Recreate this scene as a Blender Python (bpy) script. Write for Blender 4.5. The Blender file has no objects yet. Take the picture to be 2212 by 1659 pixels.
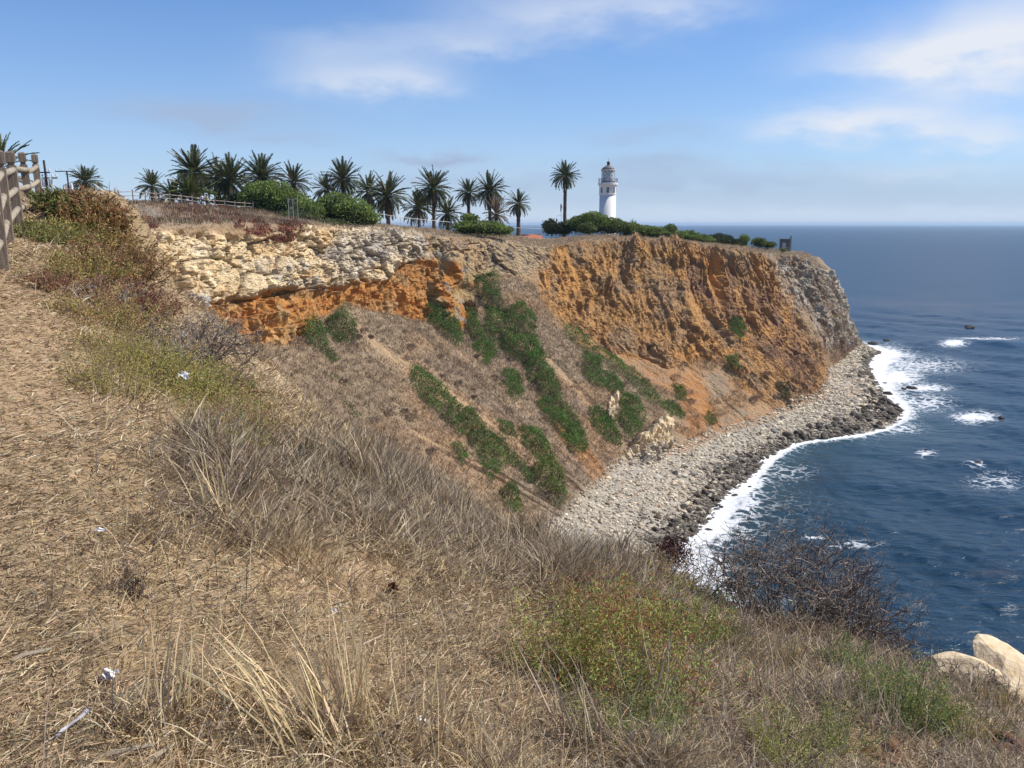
import bpy, math, random
import numpy as np
from mathutils import Vector, Matrix
from mathutils.bvhtree import BVHTree

rng = np.random.default_rng(7)
random.seed(7)
scene = bpy.context.scene
COL = scene.collection
PI = math.pi

# ------------------------------------------------------------------ camera
FPX, CX, CY, ZC = 1789.8, 1106.0, 829.5, 40.0        # focal length in units of a 2212 px wide frame
PITCH = math.atan(345.5 / FPX)
cam_d = bpy.data.cameras.new('camera'); cam = bpy.data.objects.new('camera', cam_d); COL.objects.link(cam)
cam.location = (0, 0, ZC); cam.rotation_euler = (PI / 2 - PITCH, 0, 0)
cam_d.sensor_width = 36.0; cam_d.lens = 36.0 * FPX / 2212.0
cam_d.clip_start = 0.1; cam_d.clip_end = 120000
scene.camera = cam
scene.view_settings.view_transform = 'Standard'; scene.view_settings.look = 'None'
scene.view_settings.gamma = 1.0; scene.view_settings.exposure = 0.5
scene.view_settings.use_curve_mapping = False
scene.cycles.max_bounces = 6; scene.cycles.diffuse_bounces = 3; scene.cycles.glossy_bounces = 3
scene.cycles.transparent_max_bounces = 8; scene.cycles.use_denoising = True; scene.cycles.denoiser = 'OPENIMAGEDENOISE'; scene.cycles.denoising_input_passes = 'RGB_ALBEDO_NORMAL'; scene.cycles.denoising_prefilter = 'ACCURATE'

def ray(x, y):
    a = (x - CX) / FPX; b = (CY - y) / FPX
    return np.array([a, math.cos(PITCH) + math.sin(PITCH) * b, -math.sin(PITCH) + math.cos(PITCH) * b])
def at_depth(x, y, Y):
    r = ray(x, y); return np.array([0, 0, ZC]) + r * (Y / r[1])
def project(p):
    q = p - np.array([0, 0, ZC])
    f = q[..., 1] * math.cos(PITCH) - q[..., 2] * math.sin(PITCH)
    u = q[..., 1] * math.sin(PITCH) + q[..., 2] * math.cos(PITCH)
    f = np.where(f < 0.05, 0.05, f)
    return CX + FPX * q[..., 0] / f, CY - FPX * u / f

# ------------------------------------------------------------------ sun and sky
SUN_EL, SUN_AZ = math.radians(47), math.radians(80)     # azimuth from +Y towards +X
sd = np.array([math.cos(SUN_EL) * math.sin(SUN_AZ), math.cos(SUN_EL) * math.cos(SUN_AZ), math.sin(SUN_EL)])
sun_d = bpy.data.lights.new('sun', 'SUN'); sun_d.energy = 4.0; sun_d.angle = math.radians(0.5); sun_d.color = (1.0, 0.945, 0.86)
sun = bpy.data.objects.new('sun', sun_d); COL.objects.link(sun)
sun.rotation_euler = Vector(sd).to_track_quat('Z', 'Y').to_euler()
sun.location = (60, 10, 90)

world = bpy.data.worlds.new('World'); scene.world = world; world.use_nodes = True
nt = world.node_tree; nt.nodes.clear()
def N(tree, typ, **kw):
    n = tree.nodes.new(typ)
    for k, v in kw.items():
        setattr(n, k, v)
    return n
def mathn(tree, op, a, b=None, c=None, clamp=False):
    n = tree.nodes.new('ShaderNodeMath'); n.operation = op; n.use_clamp = clamp
    for i, v in enumerate((a, b, c)):
        if v is None: continue
        if isinstance(v, (int, float)): n.inputs[i].default_value = v
        else: tree.links.new(v, n.inputs[i])
    return n.outputs[0]
def build_world():
    L = nt.links
    out = N(nt, 'ShaderNodeOutputWorld'); bg = N(nt, 'ShaderNodeBackground')
    bg.inputs['Strength'].default_value = 0.078
    sky = N(nt, 'ShaderNodeTexSky'); sky.sky_type = 'NISHITA'; sky.sun_disc = False
    sky.sun_elevation = SUN_EL; sky.sun_rotation = SUN_AZ
    sky.altitude = 40; sky.air_density = 1.0; sky.dust_density = 0.0; sky.ozone_density = 4.0
    tc = N(nt, 'ShaderNodeTexCoord'); sep = N(nt, 'ShaderNodeSeparateXYZ')
    L.new(tc.outputs['Generated'], sep.inputs[0])
    az = mathn(nt, 'ARCTAN2', sep.outputs[0], sep.outputs[1])
    el = mathn(nt, 'ARCSINE', sep.outputs[2])
    comb = N(nt, 'ShaderNodeCombineXYZ'); L.new(az, comb.inputs[0])
    L.new(mathn(nt, 'MULTIPLY', el, 2.6), comb.inputs[1])
    nz = N(nt, 'ShaderNodeTexNoise'); nz.inputs['Scale'].default_value = 6.0; nz.inputs['Detail'].default_value = 5; nz.inputs['Roughness'].default_value = 0.5
    L.new(comb.outputs[0], nz.inputs['Vector'])
    nz2 = N(nt, 'ShaderNodeTexNoise'); nz2.inputs['Scale'].default_value = 13.0; nz2.inputs['Detail'].default_value = 4; nz2.inputs['Roughness'].default_value = 0.55
    L.new(comb.outputs[0], nz2.inputs['Vector'])
    wob = mathn(nt, 'MULTIPLY', mathn(nt, 'SUBTRACT', nz.outputs['Fac'], 0.5), 0.10)
    wob2 = mathn(nt, 'MULTIPLY', mathn(nt, 'SUBTRACT', nz2.outputs['Fac'], 0.5), 0.055)
    azw = mathn(nt, 'ADD', az, wob); elw = mathn(nt, 'ADD', el, wob2)
    def blob(vx, vy, w, h, s):
        r = ray(vx, vy); a0 = math.atan2(r[0], r[1]); e0 = math.asin(r[2] / np.linalg.norm(r))
        dx = mathn(nt, 'DIVIDE', mathn(nt, 'SUBTRACT', azw, a0), w / FPX)
        dy = mathn(nt, 'DIVIDE', mathn(nt, 'SUBTRACT', elw, e0), h / FPX)
        d2 = mathn(nt, 'ADD', mathn(nt, 'MULTIPLY', dx, dx), mathn(nt, 'MULTIPLY', dy, dy))
        g = mathn(nt, 'EXPONENT', mathn(nt, 'MULTIPLY', d2, -1.0))
        return mathn(nt, 'MULTIPLY', g, s)
    def total(bl):
        t = None
        for b in bl:
            v = blob(*b); t = v if t is None else mathn(nt, 'ADD', t, v)
        return t
    white = [(790, 172, 150, 34, .62), (900, 165, 70, 34, .3), (720, 105, 110, 34, .3), (960, 90, 150, 30, .42), (1230, 22, 230, 52, .55), (1480, 5, 150, 28, .3),
             (2090, 95, 190, 62, .62), (2200, 50, 150, 80, .5), (1960, 120, 160, 26, .5), (2120, 185, 170, 40, .45), (1830, 262, 150, 28, .85),
             (1950, 268, 90, 26, .3), (2110, 288, 110, 24, .65), (1990, 372, 150, 16, .25)]
    grey = [(450, 245, 170, 24, .5), (600, 300, 90, 14, .32), (920, 346, 110, 15, .5), (985, 338, 45, 13, .25), (1400, 352, 130, 20, .42),
            (1390, 292, 120, 18, .3), (1600, 390, 420, 26, .35), (900, 395, 420, 20, .28), (2100, 430, 420, 28, .3), (1250, 440, 500, 24, .28)]
    mw = mathn(nt, 'MULTIPLY', total(white), mathn(nt, 'MULTIPLY_ADD', nz2.outputs['Fac'], 1.2, 0.32), clamp=True)
    mg = mathn(nt, 'MULTIPLY', total(grey), mathn(nt, 'MULTIPLY_ADD', nz2.outputs['Fac'], 1.5, 0.7), clamp=True)
    # the same thin cloud carries on round the rest of the sky
    nz3 = N(nt, 'ShaderNodeTexNoise'); nz3.inputs['Scale'].default_value = 2.6; nz3.inputs['Detail'].default_value = 6
    L.new(comb.outputs[0], nz3.inputs['Vector'])
    rest = mathn(nt, 'MULTIPLY', mathn(nt, 'SUBTRACT', nz3.outputs['Fac'], 0.56, clamp=True), 3.0, clamp=True)
    outside = mathn(nt, 'SMOOTH_MIN', mathn(nt, 'MULTIPLY', mathn(nt, 'SUBTRACT', mathn(nt, 'ABSOLUTE', az), 0.62, clamp=True), 4.0), 1.0, 0.1, clamp=True)
    mw = mathn(nt, 'ADD', mw, mathn(nt, 'MULTIPLY', rest, outside), clamp=True)
    up = mathn(nt, 'MULTIPLY', mathn(nt, 'ADD', el, 0.0, clamp=True), 30.0, clamp=True)
    mw = mathn(nt, 'MULTIPLY', mw, up); mg = mathn(nt, 'MULTIPLY', mg, up)
    def mixc(f, a, col):
        m = N(nt, 'ShaderNodeMix', data_type='RGBA'); L.new(f, m.inputs['Factor']); L.new(a, m.inputs['A']); m.inputs['B'].default_value = (*col, 1)
        return m.outputs['Result']
    tint = N(nt, 'ShaderNodeMix', data_type='RGBA', blend_type='MULTIPLY'); tint.inputs['Factor'].default_value = 1.0; L.new(sky.outputs[0], tint.inputs['A']); tint.inputs['B'].default_value = (.50, .86, 1.24, 1)
    hz = mathn(nt, 'MULTIPLY', mathn(nt, 'EXPONENT', mathn(nt, 'MULTIPLY', mathn(nt, 'MAXIMUM', el, 0.0), -8.0)), .92)     # sea haze low over the horizon, all round
    c = mixc(hz, tint.outputs['Result'], SKY_HAZE); c = mixc(mg, c, SKY_GREY); c = mixc(mw, c, SKY_WHITE)
    L.new(c, bg.inputs['Color']); L.new(bg.outputs[0], out.inputs[0])
SKY_WHITE = (7.2, 7.6, 8.4)
SKY_GREY = (3.5, 4.4, 6.1)
SKY_HAZE = (5.8, 6.6, 8.0)
build_world()

# ------------------------------------------------------------------ noise in numpy
def _h(ix, iy, iz, s=0):
    n = (ix.astype(np.int64) * 374761393 + iy.astype(np.int64) * 668265263 + iz.astype(np.int64) * 2147483647 + s * 974634777) & 0xFFFFFFFF
    n = ((n ^ (n >> 13)) * 1274126177) & 0xFFFFFFFF
    n = ((n ^ (n >> 16)) * 2246822519) & 0xFFFFFFFF
    return ((n ^ (n >> 15)) & 0xFFFFFF) / float(0xFFFFFF)
def vnoise(p, s=0):
    p = np.asarray(p, float); i = np.floor(p); f = p - i; f = f * f * (3 - 2 * f)
    ix, iy, iz = i[..., 0], i[..., 1], i[..., 2]; r = 0
    for dx in (0, 1):
        for dy in (0, 1):
            for dz in (0, 1):
                w = (f[..., 0] if dx else 1 - f[..., 0]) * (f[..., 1] if dy else 1 - f[..., 1]) * (f[..., 2] if dz else 1 - f[..., 2])
                r = r + w * _h(ix + dx, iy + dy, iz + dz, s)
    return r * 2 - 1
def fbm(p, o=4, s=0, g=0.5):
    a, t, m = 1.0, 0, 0
    for k in range(o):
        t = t + a * vnoise(p * (2 ** k) + k * 17.3, s + k); m += a; a *= g
    return t / m
def worley(p, s=0):
    """(F1, F2, id of the nearest cell)"""
    i = np.floor(p); f1 = np.full(p.shape[:-1], 9.0); f2 = f1.copy(); idv = np.zeros_like(f1)
    for dx in (-1, 0, 1):
        for dy in (-1, 0, 1):
            for dz in (-1, 0, 1):
                cx, cy, cz = i[..., 0] + dx, i[..., 1] + dy, i[..., 2] + dz
                d = np.sqrt((cx + _h(cx, cy, cz, s) - p[..., 0]) ** 2 + (cy + _h(cx, cy, cz, s + 1) - p[..., 1]) ** 2 + (cz + _h(cx, cy, cz, s + 2) - p[..., 2]) ** 2)
                hid = _h(cx, cy, cz, s + 3); nearer = d < f1
                f2 = np.where(nearer, f1, np.minimum(f2, d)); idv = np.where(nearer, hid, idv); f1 = np.where(nearer, d, f1)
    return f1, f2, idv
def sstep(a, b, x):
    t = np.clip((x - a) / (b - a), 0, 1); return t * t * (3 - 2 * t)
def poly_sd(px, py, poly):
    """signed distance to a polygon, positive inside"""
    poly = np.asarray(poly, float); d = np.full(px.shape, 1e9); ins = np.zeros(px.shape, bool)
    n = len(poly)
    for k in range(n):
        ax, ay = poly[k]; bx, by = poly[(k + 1) % n]; ex, ey = bx - ax, by - ay
        t = np.clip(((px - ax) * ex + (py - ay) * ey) / (ex * ex + ey * ey + 1e-9), 0, 1)
        d = np.minimum(d, np.hypot(px - ax - t * ex, py - ay - t * ey))
        if ay != by:
            c = ((ay > py) != (by > py)) & (px < (bx - ax) * (py - ay) / (by - ay) + ax); ins ^= c
    return np.where(ins, d, -d)

# ------------------------------------------------------------------ mesh and object helpers
def mesh_np(name, v, tris, col=None, smooth=False, quads=None, attrs=None):
    v = np.asarray(v, np.float32); me = bpy.data.meshes.new(name)
    me.vertices.add(len(v)); me.vertices.foreach_set('co', v.ravel())
    if quads is not None:
        q = np.asarray(quads, np.int32); nl, nf, k = q.size, len(q), 4; idx = q.ravel()
    else:
        q = np.asarray(tris, np.int32); nl, nf, k = q.size, len(q), 3; idx = q.ravel()
    me.loops.add(nl); me.loops.foreach_set('vertex_index', idx)
    me.polygons.add(nf); me.polygons.foreach_set('loop_start', np.arange(0, nl, k, dtype=np.int32))
    me.polygons.foreach_set('use_smooth', np.full(nf, smooth))
    if col is not None:
        a = me.color_attributes.new('Col', 'FLOAT_COLOR', 'POINT')
        c = np.ones((len(v), 4), np.float32); c[:, :3] = np.clip(col, 0, 1); a.data.foreach_set('color', c.ravel())
    for nm, val in (attrs or {}).items():
        a = me.attributes.new(nm, 'FLOAT', 'POINT'); a.data.foreach_set('value', np.asarray(val, np.float32))
    me.update(); me.validate(); return me
def link(name, data, mat=None, parent=None, loc=None, rot=None, scale=None):
    o = bpy.data.objects.new(name, data); COL.objects.link(o)
    if mat is not None and data is not None and len(data.materials) == 0: data.materials.append(mat)
    if parent is not None: o.parent = parent
    if loc is not None: o.location = loc
    if rot is not None: o.rotation_euler = rot
    if scale is not None: o.scale = (scale,) * 3 if isinstance(scale, (int, float)) else scale
    return o
def tag(o, label, cat, group=None, kind=None):
    if label: o['label'] = label
    if cat: o['category'] = cat
    if group: o['group'] = group
    if kind: o['kind'] = kind
    return o
def thing(name, label, cat, loc=(0, 0, 0), rotz=0, group=None):
    o = link(name, None, loc=loc, rot=(0, 0, rotz)); o.empty_display_size = 0.3
    return tag(o, label, cat, group)
class MB:
    """collects simple solids for one mesh"""
    def __init__(s): s.v = []; s.f = []
    def add(s, v, f):
        b = len(s.v); s.v += [tuple(p) for p in v]; s.f += [tuple(i + b for i in q) for q in f]; return s
    def box(s, x0, x1, y0, y1, z0, z1):
        return s.add([(x0, y0, z0), (x1, y0, z0), (x1, y1, z0), (x0, y1, z0), (x0, y0, z1), (x1, y0, z1), (x1, y1, z1), (x0, y1, z1)],
                     [(0, 3, 2, 1), (4, 5, 6, 7), (0, 1, 5, 4), (1, 2, 6, 5), (2, 3, 7, 6), (3, 0, 4, 7)])
    def lathe(s, prof, n=32, cx=0, cy=0):
        v = [(cx + r * math.cos(2 * PI * k / n), cy + r * math.sin(2 * PI * k / n), z) for r, z in prof for k in range(n)]
        f = [(i * n + k, i * n + (k + 1) % n, (i + 1) * n + (k + 1) % n, (i + 1) * n + k) for i in range(len(prof) - 1) for k in range(n)]
        f.append(tuple(range(n))[::-1]); f.append(tuple((len(prof) - 1) * n + k for k in range(n)))
        return s.add(v, f)
    def tube(s, pts, rad, n=6):
        pts = [Vector(p) for p in pts]; rr = rad if isinstance(rad, (list, tuple)) else [rad] * len(pts); v = []
        for i, p in enumerate(pts):
            t = (pts[min(i + 1, len(pts) - 1)] - pts[max(i - 1, 0)]).normalized()
            a = t.cross(Vector((0, 0, 1)) if abs(t.z) < .9 else Vector((1, 0, 0))).normalized(); b = t.cross(a)
            v += [p + (a * math.cos(2 * PI * k / n) + b * math.sin(2 * PI * k / n)) * rr[i] for k in range(n)]
        f = [(i * n + k, i * n + (k + 1) % n, (i + 1) * n + (k + 1) % n, (i + 1) * n + k) for i in range(len(pts) - 1) for k in range(n)]
        f.append(tuple(range(n))[::-1]); f.append(tuple((len(pts) - 1) * n + k for k in range(n)))
        return s.add(v, f)
    def mesh(s, name, smooth=False):
        me = bpy.data.meshes.new(name); me.from_pydata(s.v, [], s.f)
        if smooth:
            me.polygons.foreach_set('use_smooth', np.ones(len(me.polygons), bool))
        me.update(); return me
    def obj(s, name, mat, parent=None, smooth=False, **kw):
        return link(name, s.mesh(name, smooth), mat, parent, **kw)

# ------------------------------------------------------------------ materials
def mat_new(name):
    m = bpy.data.materials.new(name); m.use_nodes = True; t = m.node_tree
    return m, t, t.nodes['Principled BSDF']
def mat_attr(name, rough=0.9, spec=0.2, n1=4.0, a1=0.35, n2=None, a2=0.0, bump=0.0, bscale=20.0, transl=0.0, bdist=0.05):
    """colour from the mesh's own colour attribute, broken up with noise"""
    m, t, b = mat_new(name); L = t.links
    at = N(t, 'ShaderNodeAttribute', attribute_name='Col'); tc = N(t, 'ShaderNodeTexCoord')
    nz = N(t, 'ShaderNodeTexNoise'); nz.inputs['Scale'].default_value = n1; nz.inputs['Detail'].default_value = 6; nz.inputs['Roughness'].default_value = .62
    L.new(tc.outputs['Object'], nz.inputs['Vector'])
    f = mathn(t, 'MULTIPLY_ADD', nz.outputs['Fac'], 2 * a1, 1 - a1)
    if n2:
        nb = N(t, 'ShaderNodeTexNoise'); nb.inputs['Scale'].default_value = n2; nb.inputs['Detail'].default_value = 3
        L.new(tc.outputs['Object'], nb.inputs['Vector'])
        f = mathn(t, 'MULTIPLY', f, mathn(t, 'MULTIPLY_ADD', nb.outputs['Fac'], 2 * a2, 1 - a2))
    vm = N(t, 'ShaderNodeVectorMath', operation='SCALE'); L.new(at.outputs['Color'], vm.inputs[0]); L.new(f, vm.inputs['Scale'])
    L.new(vm.outputs[0], b.inputs['Base Color']); b.inputs['Roughness'].default_value = rough; b.inputs['Specular IOR Level'].default_value = spec
    if bump:
        bn = N(t, 'ShaderNodeTexNoise'); bn.inputs['Scale'].default_value = bscale; bn.inputs['Detail'].default_value = 5
        L.new(tc.outputs['Object'], bn.inputs['Vector'])
        bp = N(t, 'ShaderNodeBump'); bp.inputs['Strength'].default_value = bump; bp.inputs['Distance'].default_value = bdist
        L.new(bn.outputs['Fac'], bp.inputs['Height']); L.new(bp.outputs[0], b.inputs['Normal'])
    if transl:
        tr = N(t, 'ShaderNodeBsdfTranslucent'); L.new(vm.outputs[0], tr.inputs[0]); mx = N(t, 'ShaderNodeMixShader'); mx.inputs[0].default_value = transl
        o = t.nodes['Material Output']; L.new(b.outputs[0], mx.inputs[1]); L.new(tr.outputs[0], mx.inputs[2]); L.new(mx.outputs[0], o.inputs[0])
    return m
def mat_plain(name, c1, c2=None, scale=8.0, rough=0.7, spec=0.3, bump=0.0, bscale=30, metal=0.0, stretch=(1, 1, 1), coord='Object', transl=0.0, contrast=(.35, .65)):
    m, t, b = mat_new(name); L = t.links; tc = N(t, 'ShaderNodeTexCoord'); mp = N(t, 'ShaderNodeMapping'); mp.inputs['Scale'].default_value = stretch
    L.new(tc.outputs[coord], mp.inputs[0])
    nz = N(t, 'ShaderNodeTexNoise'); nz.inputs['Scale'].default_value = scale; nz.inputs['Detail'].default_value = 6; L.new(mp.outputs[0], nz.inputs['Vector'])
    r = N(t, 'ShaderNodeValToRGB'); r.color_ramp.elements[0].position, r.color_ramp.elements[1].position = contrast
    c2 = c2 or tuple(x * .75 for x in c1)
    r.color_ramp.elements[0].color = (*c2, 1); r.color_ramp.elements[1].color = (*c1, 1)
    L.new(nz.outputs['Fac'], r.inputs[0]); L.new(r.outputs[0], b.inputs['Base Color'])
    b.inputs['Roughness'].default_value = rough; b.inputs['Specular IOR Level'].default_value = spec; b.inputs['Metallic'].default_value = metal
    if bump:
        bn = N(t, 'ShaderNodeTexNoise'); bn.inputs['Scale'].default_value = bscale; bn.inputs['Detail'].default_value = 4; L.new(mp.outputs[0], bn.inputs['Vector'])
        bp = N(t, 'ShaderNodeBump'); bp.inputs['Strength'].default_value = bump; bp.inputs['Distance'].default_value = .02
        L.new(bn.outputs['Fac'], bp.inputs['Height']); L.new(bp.outputs[0], b.inputs['Normal'])
    if transl:
        tr = N(t, 'ShaderNodeBsdfTranslucent'); L.new(r.outputs[0], tr.inputs[0]); mx = N(t, 'ShaderNodeMixShader'); mx.inputs[0].default_value = transl
        o = t.nodes['Material Output']; L.new(b.outputs[0], mx.inputs[1]); L.new(tr.outputs[0], mx.inputs[2]); L.new(mx.outputs[0], o.inputs[0])
    return m
M = {}
M['cliff'] = mat_attr('cliff_earth', n1=.9, a1=.32, n2=5.0, a2=.35, bump=1.0, bscale=1.8, bdist=.5)
M['ground'] = mat_attr('bluff_soil', n1=6, a1=.35, n2=60, a2=.35, bump=.6, bscale=40, bdist=.02)
M['straw'] = mat_attr('dry_straw', rough=.75, spec=.25, n1=30, a1=.15, transl=.22)
M['leaf'] = mat_attr('leaf_green', rough=.6, spec=.3, n1=2, a1=.2, transl=.2)
M['weed'] = mat_attr('weed_leaf', rough=.6, spec=.3, n1=8, a1=.2, transl=.3)
M['twig'] = mat_attr('dead_twig', rough=.85, spec=.2, n1=20, a1=.3)
M['stone'] = mat_attr('beach_stone', rough=.8, spec=.3, n1=1.5, a1=.3, n2=9, a2=.25, bump=.5, bscale=6, bdist=.06)
M['wood'] = mat_plain('weathered_wood', (.30, .235, .17), (.17, .125, .095), scale=6, rough=.85, bump=.5, bscale=25, stretch=(6, 6, .6))
M['rail'] = mat_plain('weathered_rail', (.42, .36, .26), (.26, .21, .15), scale=6, rough=.8, bump=.4, bscale=20)
M['farwood'] = mat_plain('pale_lodgepole', (.52, .43, .35), (.36, .28, .22), scale=3, rough=.85)
M['white'] = mat_plain('white_tower_paint', (.80, .79, .76), (.70, .68, .63), scale=.7, rough=.6, stretch=(1, 1, .25), contrast=(.25, .6))
M['darkmetal'] = mat_plain('dark_iron', (.05, .05, .06), (.03, .028, .03), rough=.5, spec=.5)
M['roofmetal'] = mat_plain('grey_roof_metal', (.23, .21, .20), (.15, .13, .12), scale=2, rough=.55)
M['rust'] = mat_plain('rusty_cornice', (.50, .40, .34), (.66, .62, .58), scale=2.5, rough=.8)
M['dkglass'] = mat_plain('dark_window_glass', (.05, .055, .06), (.03, .03, .035), rough=.15, spec=.6)
M['curtain'] = mat_plain('white_lantern_curtain', (.75, .77, .76), (.55, .6, .6), scale=.5, rough=.5)
M['trunk'] = mat_plain('palm_trunk', (.15, .115, .085), (.065, .05, .038), scale=5, rough=.95, bump=.9, bscale=8, stretch=(1, 1, .7))
M['frond'] = mat_plain('palm_frond_green', (.15, .165, .07), (.075, .088, .036), scale=1.1, rough=.5, spec=.4, transl=.15)
M['frondy'] = mat_plain('palm_frond_yellow_green', (.15, .17, .045), (.09, .11, .03), scale=1.1, rough=.5, spec=.4, transl=.2)
M['frondd'] = mat_plain('palm_frond_dry', (.34, .255, .165), (.17, .125, .08), scale=1.1, rough=.8, transl=.1)
M['concrete'] = mat_plain('grey_concrete', (.17, .175, .16), (.12, .12, .11), scale=2, rough=.9)
M['paleconc'] = mat_plain('pale_concrete', (.45, .42, .34), (.34, .32, .26), scale=2, rough=.9)
M['tile'] = mat_plain('red_roof_tile', (.48, .17, .09), (.36, .12, .07), scale=6, rough=.8)
M['stucco'] = mat_plain('cream_stucco', (.55, .48, .36), (.45, .38, .28), rough=.9)
M['galv'] = mat_plain('galvanised_steel', (.55, .55, .53), (.42, .42, .40), rough=.5, metal=.3)
M['pole'] = mat_plain('pole_timber', (.10, .075, .06), (.06, .045, .035), rough=.9)
M['whitepaint'] = mat_plain('white_enamel', (.8, .8, .78), (.7, .7, .68), rough=.4)
M['paper'] = mat_plain('white_paper', (.82, .8, .78), (.7, .66, .62), scale=20, rough=.7)
M['plastic'] = mat_plain('clear_pale_plastic', (.5, .5, .56), (.3, .28, .3), scale=25, rough=.2, spec=.6)
M['sandstone'] = mat_plain('cream_sandstone', (.78, .62, .40), (.60, .43, .24), scale=4, rough=.9, bump=.6, bscale=12, contrast=(.3, .6))
M['carpaint'] = mat_plain('silver_car_paint', (.6, .62, .65), (.55, .57, .6), rough=.25, spec=.6)
M['rubber'] = mat_plain('black_rubber', (.02, .02, .02), rough=.8)
M['skin'] = mat_plain('skin', (.5, .32, .23), (.45, .28, .2), rough=.6)
M['redcap'] = mat_plain('red_cloth', (.4, .06, .06), rough=.9)
M['whitecloth'] = mat_plain('white_pink_cloth', (.78, .72, .78), rough=.9)
M['yellowcloth'] = mat_plain('pale_yellow_cloth', (.72, .64, .26), rough=.9)
M['hair'] = mat_plain('brown_hair', (.06, .04, .03), rough=.7)
M['redflag'] = mat_plain('red_flag_cloth', (.35, .06, .07), (.15, .06, .12), scale=3, rough=.9)
M['darkflag'] = mat_plain('dark_flag_cloth', (.03, .03, .06), rough=.9)

# ------------------------------------------------------------------ the far cliff, slope, beach (one terrain sheet)
# stations round the cove: shoulder, edge (frame point + depth), foot of rock (frame point + depth), foot of slope (x, y), waterline (x, y)
ST = [
    ((60, 445, 100), (150, 520, 58), (270, 740, 60), (-7, 60), (16, 58)),
    ((240, 438, 114), (262, 497, 80), (395, 700, 81), (2, 80), (18, 80)),
    ((400, 440, 122), (430, 487, 96), (475, 740, 95), (6, 96.5), (19.5, 96)),
    ((540, 453, 132), (590, 490, 113), (640, 738, 108), (9, 103.5), (24, 104)),
    ((700, 480, 145), (740, 497, 128), (770, 660, 124), (11, 108), (28, 111)),
    ((880, 491, 160), (895, 506, 143), (885, 690, 134), (14, 114), (31.5, 117.5)),
    ((1000, 499, 178), (1000, 512, 156), (985, 700, 146), (16, 121), (36, 125)),
    ((1100, 507, 195), (1090, 520, 166), (1085, 600, 160), (22, 128), (41.4, 133.5)),
    ((1180, 515, 205), (1180, 533, 173), (1180, 640, 165), (29, 134), (47, 142)),
    ((1270, 508, 212), (1260, 518, 180), (1250, 715, 164), (36, 143), (54, 150)),
    ((1400, 512, 222), (1400, 521, 187), (1410, 760, 167), (46, 153), (65, 154.5)),
    ((1540, 521, 226), (1530, 531, 193), (1560, 700, 182), (57.5, 166), (76, 163)),
    ((1640, 535, 228), (1630, 546, 200), (1690, 770, 192), (69, 181), (84, 175)),
    ((1705, 540, 232), (1690, 549, 212), (1757, 740, 206), (79, 206), (88.5, 195)),
    ((1742, 545, 240), (1735, 554, 224), (1800, 690, 222), (90, 224), (98, 225)),
    ((1755, 553, 255), (1767, 580, 243), (1822, 695, 243), (103, 246), (110, 252)),
    ((1730, 551, 280), (1766, 570, 268), (1800, 680, 270), (110, 268), (116, 270)),
    ((1500, 530, 320), (1560, 530, 320), (1600, 640, 322), (92, 325), (99, 328)),
    ((1200, 515, 370), (1200, 520, 390), (1200, 600, 395), (22, 405), (24, 412)),
]
INL = [(-.9, .4), (-.85, .5), (-.8, .6), (-.75, .65), (-.7, .7), (-.6, .8), (-.5, .85), (-.4, .9), (-.3, .95), (-.2, 1), (-.2, .8), (-.3, .6), (-.5, .5), (-.7, .3), (-.9, .3), (-1, .2), (-1, 0), (-1, -.1), (-.6, -.4)]
P2Z = [42, 42, 41.8, 41, 39.5, 38, 36, 33, 32, 32, 33, 33.5, 33, 32.5, 31.5, 31, 30.5, 31, 32]
rows = [[] for _ in range(7)]
for (p1, e, b, f, w), il, pz in zip(ST, INL, P2Z):
    P1 = at_depth(*p1); Ee = at_depth(*e); Bb = at_depth(*b)
    L = 130 if p1[0] < 1600 else 60
    d = np.array(w, float) - np.array(f, float); d /= np.linalg.norm(d) + 1e-6
    for k, p in enumerate([np.array([P1[0] + il[0] * L, P1[1] + il[1] * L, pz]), P1, Ee, Bb, np.array([*f, 3.2]), np.array([*w, 0.0]), np.array([w[0] + d[0] * 14, w[1] + d[1] * 14, -5.0])]):
        rows[k].append(p)
rows = [np.array(r) for r in rows]
chord = np.linalg.norm(np.diff((rows[2] + rows[3]) / 2, axis=0), axis=1); chord[-2:] *= .12; chord[-3] *= .5; chord[0] *= .5
us = np.concatenate([[0], np.cumsum(chord)]); NU = 820
uf = np.linspace(0, us[-1], NU)
def catmull(pts, us, uf):
    out = np.zeros((len(uf), 3)); k = np.clip(np.searchsorted(us, uf, side='right') - 1, 0, len(us) - 2)
    m = np.zeros_like(pts); m[1:-1] = (pts[2:] - pts[:-2]) / (us[2:] - us[:-2])[:, None]
    m[0] = (pts[1] - pts[0]) / (us[1] - us[0]); m[-1] = (pts[-1] - pts[-2]) / (us[-1] - us[-2])
    h = (us[k + 1] - us[k])[:, None]; t = ((uf - us[k]) / (us[k + 1] - us[k]))[:, None]
    return (2 * t ** 3 - 3 * t ** 2 + 1) * pts[k] + (t ** 3 - 2 * t ** 2 + t) * h * m[k] + (-2 * t ** 3 + 3 * t ** 2) * pts[k + 1] + (t ** 3 - t ** 2) * h * m[k + 1]
R = [catmull(r, us, uf) for r in rows]
SEG = [14, 44, 165, 110, 40, 6]
V, seg = [], []
for k, n in enumerate(SEG):
    ts = np.linspace(0, 1, n, endpoint=False)
    for t in ts:
        V.append(R[k] * (1 - t) + R[k + 1] * t); seg.append(k + t)
V.append(R[6]); seg.append(6.0)
G = np.array(V); seg = np.array(seg); NV = len(G)                    # (rows, columns, 3)
ker = np.exp(-np.arange(-4, 5) ** 2 / 8.0); ker /= ker.sum()
pad = np.concatenate([np.repeat(G[:1], 4, 0), G, np.repeat(G[-1:], 4, 0)])
G = sum(ker[i] * pad[i:i + NV] for i in range(9))
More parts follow.
